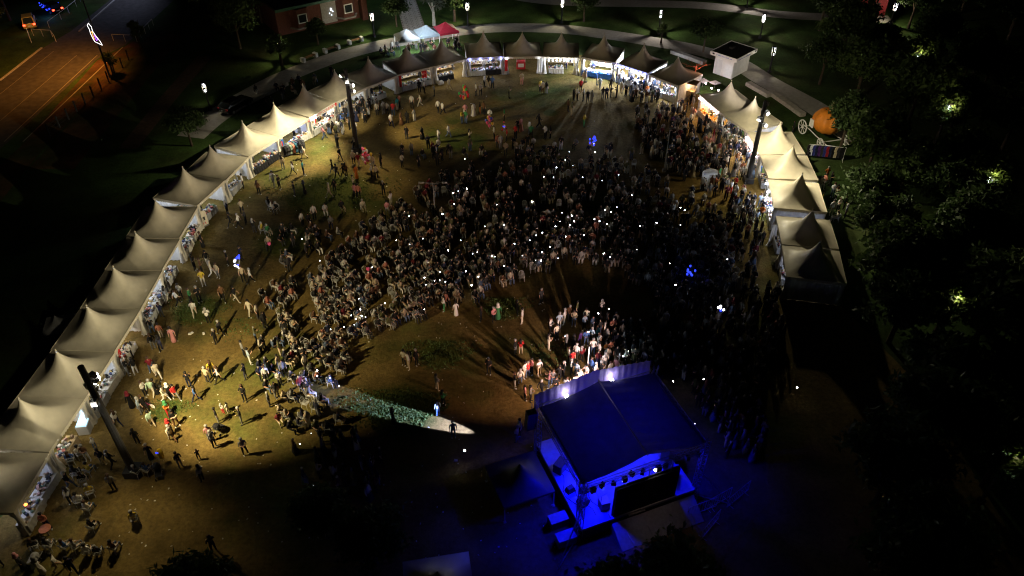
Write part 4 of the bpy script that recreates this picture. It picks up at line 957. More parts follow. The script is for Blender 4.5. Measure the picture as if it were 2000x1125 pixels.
bm = light('SPOT', (2.2, 34.6, 3.3), 52000, (.42, .48, 1.0), (-7.6, 37.9, 0), 30, .3, .02); bm.scale = (.29, 1, 1)      # narrow white beam along the ground
light('SPOT', S(.4, -hy - .4, 4.6), 22, (1, .6, .4), S(1, -hy - 2.2, 0), 90, .9, .1)
# side tents of the stage
def dark_tent(loc, rz, label, m, s=1.0):
    t = thing('pagoda_tent', label, 'tent', loc, rz, None, (s, s, s * .9)); 
    me = TD['canopy'].copy(); me.materials[0] = M[m]; part('canopy', me, t)
    for x, y in ((-2.4, .1), (2.4, .1), (-2.4, 4.9), (2.4, 4.9)): part('pole', TD['pole'], t, (x, y, 0))
    v = TD['valance'].copy(); v.materials[0] = M[m]
    part('valance', v, t, (0, .02, 0)); part('valance', v, t, (0, 4.98, 0), math.pi); part('valance', v, t, (-2.48, 2.5, 0), -math.pi / 2); part('valance', v, t, (2.48, 2.5, 0), math.pi / 2)
    return t
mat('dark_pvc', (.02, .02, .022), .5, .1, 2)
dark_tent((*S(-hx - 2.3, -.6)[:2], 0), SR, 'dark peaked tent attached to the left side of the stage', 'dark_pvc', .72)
x, y = G(880, 1120, 2.2); dark_tent((x - .3, y - 2.6, 0), R(10), 'pale tent corner lit faint blue at the bottom edge', 'pvc', .8)
light('SPOT', (*G(985, 1090), 3.4), 130, (.05, .07, 1), (*G(900, 1085), 2), 90, .8, .2)
x, y = G(110, 660); dark_tent((x + .6, y - .5, 0), R(15), 'small dim grey tent behind the lower left row', 'grey_cloth', .45)
# scaffold / barrier stacks right rear of the stage
for k, (px_, py_) in enumerate(((1370, 1000), (1400, 985), (1440, 975), (1385, 1035))):
    x, y = G(px_, py_); o = thing('crowd_barrier', f'metal barrier in faint blue light, {["nearest the stage", "second from the stage", "farthest from the stage", "lowest of the four"][k]}', 'barrier', (x, y, 0), SR + .15 * k, 'metal barriers behind the stage')
    MB().path([(-1.1, 0, .1), (-1.1, 0, 1.1), (1.1, 0, 1.1), (1.1, 0, .1), (-1.1, 0, .1)], .025).build('frame', 'aluminium', o)
    for q in range(9): MB().bar((-.9 + q * .225, 0, .1), (-.9 + q * .225, 0, 1.1), .012, 4).build('bar', 'aluminium', o)
    for xx in (-.8, .8): MB().bar((xx, -.3, .02), (xx, .3, .02), .02, 4).build('foot', 'aluminium', o)
# white pole held up before the stage
x, y = G(1147, 724); o = thing('white_pole', 'slim white lit pole standing in the crowd before the stage', 'pole', (x, y, 0)); MB().bar((0, 0, 0), (0, 0, 2.6), .05, 8).build('shaft', 'white_paint', o); MB().box((0, 0, .04), (.5, .5, .08)).build('base', 'dark_steel', o)
light('POINT', (x + .3, y - .9, 2.2), 40, (.6, .8, 1), rad=.1)

# ------------------------------------------------------------------ trees
def crown_mesh(name, seed, rad, h, n, leaf, m, clumps=60):
    r = np.random.default_rng(seed)
    d = r.normal(size=(clumps, 3)); d /= np.linalg.norm(d, axis=1)[:, None]; d[:, 2] = np.abs(d[:, 2]) * 1.0 - .35 * (r.random(clumps) < .45)
    cc = d * (r.random(clumps)[:, None] ** .4) * np.array([rad, rad, h]) * .86
    idx = r.integers(0, clumps, n); p = cc[idx] + r.normal(size=(n, 3)) * rad * .13 * np.array([1.2, 1.2, .7])
    nv_ = r.normal(size=(n, 3)); nv_[:, 2] += .9; nv_ /= np.linalg.norm(nv_, axis=1)[:, None]
    t = np.cross(nv_, r.normal(size=(n, 3))); t /= np.linalg.norm(t, axis=1)[:, None]; b = np.cross(nv_, t)
    s = leaf * (.6 + .8 * r.random(n))[:, None]
    V = np.stack([p - t * s, p - b * s * .42, p + t * s, p + b * s * .42], 1).reshape(-1, 3)
    me = bpy.data.meshes.new(name); me.from_pydata(V.tolist(), [], np.arange(n * 4).reshape(-1, 4).tolist()); me.materials.append(M[m]); return me
def trunk_mesh(seed, h, m, rad=2.0):
    r = random.Random(seed); mb = MB(); mb.bar((0, 0, 0), (0, 0, h), .19, 8, .12)
    for i in range(7):
        t = i * 2.4 + r.random(); q = rad * (.5 + .4 * r.random()); z0 = h * (.6 + .4 * r.random())
        mb.bar((0, 0, z0), (q * math.cos(t), q * math.sin(t), h + 1.0 + 1.6 * r.random()), .08, 5, .03)
    return mb.mesh('trunk', m)
CR = [crown_mesh('crown', 1, 2.6, 2.9, 5200, .24, 'leaf_dark'), crown_mesh('crown', 2, 2.9, 3.2, 6000, .25, 'leaf_mid', 80), crown_mesh('crown', 3, 1.5, 1.9, 2200, .18, 'leaf_grey', 40), crown_mesh('crown', 4, 1.25, 1.4, 1300, .16, 'leaf_mid', 30), crown_mesh('crown', 5, 2.7, 2.5, 5600, .23, 'leaf_dark', 50)]
TR = [trunk_mesh(i, hh, m, q) for i, (hh, m, q) in enumerate(((3.2, 'bark', 2), (3.4, 'bark', 2.2), (2.0, 'bark_pale', 1), (1.7, 'bark', .8), (3.0, 'bark', 2)))]
TH = [3.9, 4.2, 2.9, 2.4, 3.8]
def tree(x, y, k, s, label, group=None, rz=None):
    o = thing('tree', label, 'tree', (x, y, 0), rng.random() * 6.28 if rz is None else rz, group, (s, s, s * rng.uniform(.92, 1.1)))
    part('trunk', TR[k], o); part('crown', CR[k], o, (0, 0, TH[k])); return o
TREES = [((622, 88), 0, .62, 'broad dark tree in front of the brick building'), ((775, 52), 4, .75, 'dark leaning tree beside the paved walkway'), ((848, 50), 2, 1.5, 'grey green young tree right of the paved walkway'), ((888, 42), 3, 1.3, 'slim pale trunked tree at the top beside a lamp'), ((551, 128), 3, 1.25, 'small round tree lit from inside at the upper left'), ((1291, 84), 3, .75, 'small bush like tree at the foot of a path lamp'), ((1140, 42), 4, .8, 'dark tree over the path behind the top tents'), ((1373, 102), 0, .8, 'black tree behind the tents left of the kiosk'), ((375, 285), 4, .75, 'dim tree behind the upper left tents'), ((222, 147), 3, .8, 'small tree on the orange pavement by the fence'), ((275, 92), 3, 1.0, 'small dark tree by the pale corner handrail'), ((470, 95), 1, 1.0, 'dark tree mass above the left lawn'), ((425, 40), 1, 1.1, 'dark tree beside the far end of the road'), ((512, 45), 0, 1.0, 'dark tree left of the brick building'), ((20, 40), 1, 1.2, 'brown lit tree at the top left corner'), ((-15, 90), 0, 1.2, 'brown lit tree at the left edge above the road'), ((412, 1212), 0, .85, 'leafy green tree rising at the bottom edge'), ((735, 1100), 4, .8, 'black tree in the dark below the white beam'), ((640, 1050), 0, .7, 'black tree left of the others below the beam'), ((1300, 1210), 1, .9, 'black tree in front of the stage rear'), ((1180, 1230), 4, .9, 'black tree at the bottom edge behind the stage')]
for (px_, py_), k, s, lab in TREES: tree(*G(px_, py_), k, s, lab)
# the wood on the right: two edges described one by one, the rest a dark mass of alike trees
WOOD = [((1600, 60), 0, 1.2), ((1640, 120), 1, 1.25), ((1600, 165), 4, 1.0), ((1668, 200), 1, 1.15), ((1640, 292), 0, .98), ((1692, 340), 1, 1.1), ((1682, 430), 4, 1.0), ((1700, 505), 0, 1.05), ((1722, 585), 1, 1.1), ((1735, 670), 4, 1.15)]
edge_lab = ['topmost tree on the near edge of the dark wood', 'broad dark tree above the kiosk path on the wood edge', 'tree whose leaves hang over the kiosk post lamp', 'tall dark tree just above the pumpkin carriage', 'tree with branches over the right side of the pumpkin', 'leafy tree overhanging the end of the clothes rail', 'dimly lit leafy tree beside the crowd behind the right tents', 'olive lit tree across from the half shadowed tent', 'leafy tree beside the last right hand tent', 'dark leafy tree just below the last right hand tent']
for ((px_, py_), k, s), lab in zip(WOOD, edge_lab): tree(*G(px_, py_), k, s, lab)
lit_lab = ['tree crown lit yellow from within, highest in the dark wood', 'tree crown lit yellow from within below the highest one', 'tree with a faintly lit crown near the right edge', 'tree with glittering lit leaves halfway down the dark wood', 'tree at the right edge beside the glittering crown', 'tree low on the right edge with sparse lit leaves']
for ((px_, py_), _), lab in zip(hid, lit_lab):
    x, y = G(px_, py_); tree(x + .7, y + 1.3, 1, .98, lab)
used = [Vector(G(*p[0])) for p in WOOD + hid]
k = 0
while k < 50:
    px_, py_ = rng.uniform(1690, 2120), rng.uniform(-20, 1180)
    if px_ < 1690 + max(0, py_ - 700) * -.25: continue
    p = Vector(G(px_, py_))
    if min((p - q).length for q in used) < 3.9: 
        if rng.random() > .04: continue
    if 1700 < px_ < 1770 and py_ < 130: continue
    used.append(p); tree(p.x, p.y, rng.choice((0, 1, 4)), rng.uniform(.95, 1.3), 'unlit black tree standing inside the dark wood on the right', 'unlit trees of the dark wood'); k += 1
# bare red tree
x, y = G(1353, 172); o = thing('bare_tree', 'bare branched tree lit red beside the white side wall', 'tree', (x, y, 0))
mb = MB().bar((0, 0, 0), (0, 0, 3.2), .09, 7, .07); mb.build('trunk', 'bark_lit_red', o)
mb = MB()
for i in range(9):
    t = i * .7 + .2; q = 1.2 + .5 * rng.random(); z = 2.4 + .1 * i
    e = (q * math.cos(t), q * math.sin(t), z + .7 * rng.random()); mb.bar((0, 0, z), e, .035, 5, .02)
    for j in range(3): mb.bar(e, (e[0] + rng.uniform(-.5, .5), e[1] + rng.uniform(-.5, .5), e[2] + .4 * rng.random()), .02, 4, .01)
mb.build('branches', 'bark_lit_red', o)
light('POINT', (x + .9, y - .6, 2.6), 90, (1, .5, .3), rad=.15)
# food cart by it
x, y = G(1342, 192); o = thing('food_cart', 'wooden roofed food cart with spoked wheels beside the bare tree', 'cart', (x, y, 0), R(-28))
MB().box((0, 0, .8), (1.8, .9, .8)).build('body', 'pale_wood', o); MB().box((0, 0, 2.25), (2.2, 1.3, .12)).build('roof', 'wood', o)
for sx in (-.85, .85):
    for sy in (-.4, .4): MB().bar((sx, sy, 1.2), (sx, sy, 2.2), .03).build('post', 'pale_wood', o)
for sx in (-.6, .6): wheel(o, .42, (sx, -.5, .42), R(90), 'wood')
light('POINT', (x + .4, y - .6, 1.9), 90, ORG, rad=.12)
# outdoor cafe behind the bare tree
for k, (px_, py_, lab) in enumerate(((1372, 168, 'white square table under the lamps left of the food tent'), (1395, 172, 'white square table farthest along the lamps behind the food tent'))):
    x, y = G(px_, py_); o = thing('cafe_table', lab, 'table', (x, y, 0), .5, 'white tables by the red tree')
    MB().box((0, 0, .73), (1.1, 1.1, .05)).build('tabletop', 'white_plastic', o); MB().bar((0, 0, 0), (0, 0, .7), .05).build('leg', 'white_plastic', o)
o = thing('light_string', 'string of four large bulbs sagging beside the bare red tree', 'light string', (*G(1368, 160), 0))
b0 = Vector((*G(1368, 160), 0)); pts = [Vector((*G(a, b), 0)) - b0 + Vector((0, 0, 2.3)) for a, b in ((1362, 178), (1373, 196), (1384, 206), (1397, 210), (1410, 213))]
MB().path(pts, .012, 4).build('cord', 'dark_steel', o)
for q in pts: part('bulb', bulb_me['bulb_pink'], o, q)
light('POINT', (*G(1382, 178), 2.1), 160, (1, .82, .85), rad=.2)

# ------------------------------------------------------------------ balloons
bal_me = {}
def balloon_mesh(m):
    if m not in bal_me: bal_me[m] = MB().lathe((0, 0, 0), [(.02, -.24), (.1, -.16), (.16, -.03), (.17, .06), (.13, .16), (.02, .2)], 10).mesh('balloon', m, True)
    return bal_me[m]
for n_, c_ in (('red', (.6, .02, .03)), ('pink', (.75, .1, .25)), ('yellow', (.7, .45, .03)), ('green', (.05, .4, .08)), ('blue', (.04, .08, .5)), ('white', (.7, .7, .72))): mat('balloon_' + n_, c_, .3, .03, 3, spec=.5)
mat('string', (.5, .5, .5), .8)
def bunch(px_, py_, cols_, n, label, z=1.9, r_=.55, lm=None, k=1.0):
    x, y = G(px_, py_); o = thing('balloon_bunch', label, 'balloons', (x, y, 0))
    rr = random.Random(px_); mb = MB()
    for i in range(n):
        t, u = rr.random() * 6.28, rr.uniform(-1, 1); q = math.sqrt(1 - u * u) * r_ * rr.uniform(.5, 1); p = (q * math.cos(t), q * math.sin(t), z + u * r_ * 1.1)
        b_ = part('balloon', balloon_mesh(rr.choice(cols_)), o, p); k_ = .55 if 'led_blue' in cols_ else 1.0; b_.scale = (k_, k_, k_); mb.bar((0, 0, .9), (p[0], p[1], p[2] - .22), .006, 3)
    mb.build('strings', 'string', o)
    if lm: LM.append((lm, x, y))
RB = ['balloon_red', 'balloon_red', 'balloon_pink', 'balloon_yellow', 'balloon_green']
bunch(907, 205, RB, 22, 'big bunch of red and pink balloons on the upper ground', 1.7, .7, 'the upper red balloons')
bunch(716, 335, ['balloon_pink', 'balloon_pink', 'balloon_red', 'balloon_yellow', 'balloon_white'], 22, 'bunch of pink balloons with a few yellow left of the audience', 1.9, .75, 'the pink balloons')
bunch(957, 265, ['balloon_red', 'balloon_blue', 'balloon_yellow', 'balloon_pink'], 14, 'bunch of mixed red, blue and yellow balloons near the blue lit ones', 1.8, .55, 'the mixed balloons')
bunch(984, 270, ['led_blue', 'balloon_white', 'balloon_red', 'tail_red'], 10, 'bunch of glowing blue and red balloons above the audience', 1.6, .5)
bunch(1157, 300, ['led_blue', 'led_blue', 'balloon_pink', 'led_white'], 14, 'bunch of glowing blue balloons with pink ones in the upper audience', 1.6, .5, 'the glowing blue balloons')
bunch(471, 540, ['led_blue', 'led_blue', 'led_white'], 12, 'bunch of glowing blue balloons on the left open ground', 1.6, .62, 'the blue balloons on the left')
bunch(1343, 556, ['led_blue'], 9, 'small column of glowing blue balloons in the dark right crowd', 1.6, .42)
bunch(1401, 632, ['led_blue', 'led_white'], 5, 'tiny glowing blue balloon cluster in the darkest crowd', 1.6, .28)
bunch(530, 495, ['balloon_pink'], 1, 'single pink balloon floating left of the audience', 1.2, .05)
bunch(722, 545, ['balloon_pink'], 1, 'single pink balloon among the seated audience', 1.2, .05)

# ------------------------------------------------------------------ people
COLS = {'w': ('white', (.72, .70, .67)), 'k': ('black', (.012, .012, .013)), 'n': ('navy', (.014, .018, .05)), 'r': ('red', (.5, .03, .03)), 'p': ('pink', (.6, .26, .27)), 'y': ('yellow', (.58, .42, .05)), 'g': ('green', (.05, .22, .08)), 'b': ('blue', (.06, .13, .36)), 'e': ('beige', (.5, .41, .28)), 'm': ('maroon', (.18, .015, .025)), 'o': ('orange', (.58, .16, .03)), 'l': ('light blue', (.36, .46, .58)), 'a': ('grey', (.2, .2, .2)), 'v': ('purple', (.13, .05, .24)), 't': ('teal', (.03, .23, .25)), 's': ('salmon', (.52, .2, .13)), 'h': ('brown', (.14, .07, .035)), 'j': ('denim', (.09, .13, .22)), 'i': ('mint', (.4, .55, .42)), 'q': ('cream', (.64, .58, .46)), 'c': ('charcoal', (.04, .04, .043)), 'u': ('olive', (.12, .12, .05))}
for k_, (n_, c_) in COLS.items(): mat('scarf_' + k_, c_, .85, .15, 8)
SKIN = [(.5, .3, .21), (.42, .24, .16), (.55, .35, .26)]
J = {}
def pose(name):
    H = {'pel': (0, 0, .95), 'sp': (0, 0, 1.18), 'ch': (0, .0, 1.38), 'nk': (0, .0, 1.5), 'hd': (0, .02, 1.6), 'ht': (0, .02, 1.7), 'nose': (0, .11, 1.6),
         'hl': (-.1, 0, .9), 'kl': (-.11, .02, .5), 'al': (-.12, 0, .08), 'tl': (-.13, .17, .04), 'hr': (.1, 0, .9), 'kr': (.11, .02, .5), 'ar': (.12, 0, .08), 'tr': (.13, .17, .04),
         'sl': (-.19, 0, 1.4), 'el': (-.25, -.02, 1.13), 'wl': (-.26, .06, .88), 'fl': (-.255, .1, .77), 'sr': (.19, 0, 1.4), 'er': (.25, -.02, 1.13), 'wr': (.26, .06, .88), 'fr': (.255, .1, .77)}
    if name == 'phone': H.update(er=(.25, .06, 1.14), wr=(.14, .28, 1.28), fr=(.11, .3, 1.38), el=(-.25, .04, 1.13), wl=(-.16, .24, 1.14), fl=(-.1, .3, 1.18))
    if name == 'fold': H.update(er=(.26, .08, 1.12), wr=(.02, .2, 1.13), fr=(-.08, .2, 1.15), el=(-.26, .08, 1.12), wl=(-.02, .23, 1.1), fl=(.08, .23, 1.08), kl=(-.15, .03, .5), al=(-.18, 0, .08), tl=(-.2, .16, .04))
    if name in ('walk', 'walk2'):
        s = 1 if name == 'walk' else -1; f, b = ('l', 'r') if s > 0 else ('r', 'l'); sx = -1 if f == 'l' else 1
        H['k' + f] = (sx * .1, .2, .52); H['a' + f] = (sx * .1, .32, .1); H['t' + f] = (sx * .1, .49, .08)
        H['k' + b] = (-sx * .1, -.03, .49); H['a' + b] = (-sx * .1, -.34, .16); H['t' + b] = (-sx * .1, -.22, .04)
        H['e' + f] = (sx * .24, -.14, 1.15); H['w' + f] = (sx * .25, -.2, .91); H['f' + f] = (sx * .25, -.2, .8)
        H['e' + b] = (-sx * .24, .08, 1.14); H['w' + b] = (-sx * .22, .28, .95); H['f' + b] = (-sx * .21, .34, .86)
    if name in ('sit', 'sit2'):
        dz = -.45
        for q in ('pel', 'sp', 'ch', 'nk', 'hd', 'ht', 'nose', 'sl', 'sr', 'el', 'er', 'hl', 'hr'): H[q] = (H[q][0], H[q][1] - .05, H[q][2] + dz)
        H.update(kl=(-.14, .42, .5), al=(-.14, .4, .08), tl=(-.15, .57, .04), kr=(.14, .42, .5), ar=(.14, .4, .08), tr=(.15, .57, .04), wl=(-.17, .22, .62), fl=(-.12, .32, .6), wr=(.17, .22, .62), fr=(.12, .32, .6))
        if name == 'sit2': H.update(er=(.25, .06, .75), wr=(.13, .25, .92), fr=(.1, .28, 1.02), el=(-.25, .06, .73), wl=(-.1, .26, .82), fl=(-.03, .3, .88))
    return H
RAD = {'pel': (.155, .115), 'sp': (.14, .105), 'ch': (.165, .115), 'nk': (.055, .055), 'hd': (.085, .1), 'ht': (.06, .07), 'nose': (.018, .018), 'hl': (.09, .1), 'kl': (.062, .065), 'al': (.042, .045), 'tl': (.035, .03), 'hr': (.09, .1), 'kr': (.062, .065), 'ar': (.042, .045), 'tr': (.035, .03),
       'sl': (.062, .062), 'el': (.043, .043), 'wl': (.032, .03), 'fl': (.025, .032), 'sr': (.062, .062), 'er': (.043, .043), 'wr': (.032, .03), 'fr': (.025, .032)}
BONES = [('pel', 'sp', 'top'), ('sp', 'ch', 'top'), ('ch', 'nk', 'skin'), ('nk', 'hd', 'skin'), ('hd', 'ht', 'head'), ('hd', 'nose', 'skin'), ('pel', 'hl', 'leg'), ('hl', 'kl', 'leg'), ('kl', 'al', 'leg'), ('al', 'tl', 'shoe'), ('pel', 'hr', 'leg'), ('hr', 'kr', 'leg'), ('kr', 'ar', 'leg'), ('ar', 'tr', 'shoe'),
         ('ch', 'sl', 'top'), ('sl', 'el', 'sleeve'), ('el', 'wl', 'arm'), ('wl', 'fl', 'skin'), ('ch', 'sr', 'top'), ('sr', 'er', 'sleeve'), ('er', 'wr', 'arm'), ('wr', 'fr', 'skin')]
REG = ['top', 'sleeve', 'arm', 'skin', 'head', 'leg', 'shoe']
def grow(name, dress=False, sub=1):
    H = pose(name); B = list(BONES); Rd = dict(RAD)
    if dress:
        for q in ('hl', 'kl', 'al', 'tl', 'hr', 'kr', 'ar', 'tr'): H.pop(q)
        B = [b for b in B if b[0] in H and b[1] in H]
        H.update(d1=(0, .01, .7), d2=(0, .02, .35), d3=(0, .02, .06)); Rd.update(d1=(.19, .16), d2=(.23, .2), d3=(.27, .24)); B += [('pel', 'd1', 'leg'), ('d1', 'd2', 'leg'), ('d2', 'd3', 'leg')]
    keys = list(H); me = bpy.data.meshes.new('skin'); me.from_pydata([H[k] for k in keys], [(keys.index(a), keys.index(b)) for a, b, _ in B], [])
    ob = bpy.data.objects.new('skin', me); col.objects.link(ob)
    md = ob.modifiers.new('s', 'SKIN'); md.branch_smoothing = .3
    for i, k in enumerate(keys):
        sv = me.skin_vertices[0].data[i]; sv.radius = Rd[k]; sv.use_root = (k == 'pel')
    if sub:
        s_ = ob.modifiers.new('u', 'SUBSURF'); s_.levels = sub; s_.render_levels = sub
    dg = bpy.context.evaluated_depsgraph_get(); ev = ob.evaluated_get(dg).to_mesh()
    V = np.array([v.co for v in ev.vertices]); F = [tuple(p.vertices) for p in ev.polygons]
    ob.evaluated_get(dg).to_mesh_clear(); bpy.data.objects.remove(ob); bpy.data.meshes.remove(me)
    best = np.full(len(V), 9e9); reg = np.zeros(len(V), int)
    for a, b, rg in B:
        A_, B_ = np.array(H[a]), np.array(H[b]); ab = B_ - A_; t = np.clip(((V - A_) @ ab) / (ab @ ab), 0, 1); dd = np.linalg.norm(V - (A_ + t[:, None] * ab), axis=1)
        dd = dd / (np.mean(Rd[a]) * (1 - t) + np.mean(Rd[b]) * t); u = dd < best; best[u] = dd[u]; reg[u] = REG.index(rg)
    hz = H['hd']; hair = (reg >= 3) & (V[:, 2] > hz[2] - .06) & ((V[:, 2] > hz[2] + .045) | (V[:, 1] < hz[1] - .0))
    reg[hair] = 4; reg[(reg == 4) & ~hair] = 3
    V[:, 2] -= V[:, 2].min()
    return dict(V=V, F=F, reg=reg, head=(hz[0], hz[1], hz[2]))
BASE = {k: grow(*a) for k, a in {'s': ('stand',), 'f': ('fold',), 'p': ('phone',), 'w': ('walk',), 'x': ('walk2',), 'd': ('stand', True), 'D': ('phone', True), 'S': ('sit',), 'T': ('sit2',)}.items()}
LOW = {k: grow(*a, sub=0) for k, a in {'S': ('sit', False), 'T': ('sit2', False), 's': ('stand', False), 'p': ('phone', False), 'f': ('fold', False), 'w': ('walk', False), 'x': ('walk2', False), 'd': ('stand', True), 'D': ('phone', True)}.items()}
def colours(b, top, bot, skin, hair, shoe, longs):
    c = np.zeros((len(b['V']), 4), np.float32); c[:, 3] = 1
    tab = {'top': top, 'sleeve': top, 'arm': top if longs else skin, 'skin': skin, 'head': hair, 'leg': bot, 'shoe': shoe}
    for i, r_ in enumerate(REG): c[b['reg'] == i, :3] = tab[r_]
    return c
# hair and headscarf pieces, centred on the head
def hair_mesh(kind, m):
    if kind == 'short': mb = MB().lathe((0, -.02, .02), [(.1, -.03), (.118, .03), (.11, .09), (.07, .135), (.01, .15)], 10)
    elif kind == 'long':
        mb = MB().lathe((0, -.03, .02), [(.1, -.03), (.12, .03), (.11, .09), (.07, .135), (.01, .15)], 10); mb.box((0, -.11, -.16), (.2, .07, .34), 0, 0, .8)
    else: mb = MB().lathe((0, -.02, 0), [(.19, -.24), (.16, -.16), (.118, -.08), (.13, .02), (.118, .09), (.08, .14), (.01, .16)], 10)
    return mb.mesh('hair' if kind != 'scarf' else 'headscarf', m, True)
HM = {}
def head_piece(kind, m, parent, head):
    k = (kind, m)
    if k not in HM: HM[k] = hair_mesh(kind, m)
    o = bpy.data.objects.new('headscarf' if kind == 'scarf' else 'hair', HM[k]); col.objects.link(o); o.parent = parent; o.location = head; return o
PEOPLE = []; OCC = {}
def free(x, y, d=.42):
    gx, gy = int(x // 1), int(y // 1)
    for i in (-1, 0, 1):
        for j in (-1, 0, 1):
            for (a, b) in OCC.get((gx + i, gy + j), ()):
                if (a - x) ** 2 + (b - y) ** 2 < d * d: return False
    return True
def occupy(x, y): OCC.setdefault((int(x // 1), int(y // 1)), []).append((x, y))
def person(x, y, T, B_, ps='s', rz=None, child=False, seat=False, scarf=None):
    rr = rng
    PEOPLE.append(dict(x=x, y=y, T=T, B=B_, ps=ps, rz=rr.random() * 6.28 if rz is None else rz, child=child, seat=seat, scarf=scarf)); occupy(x, y)
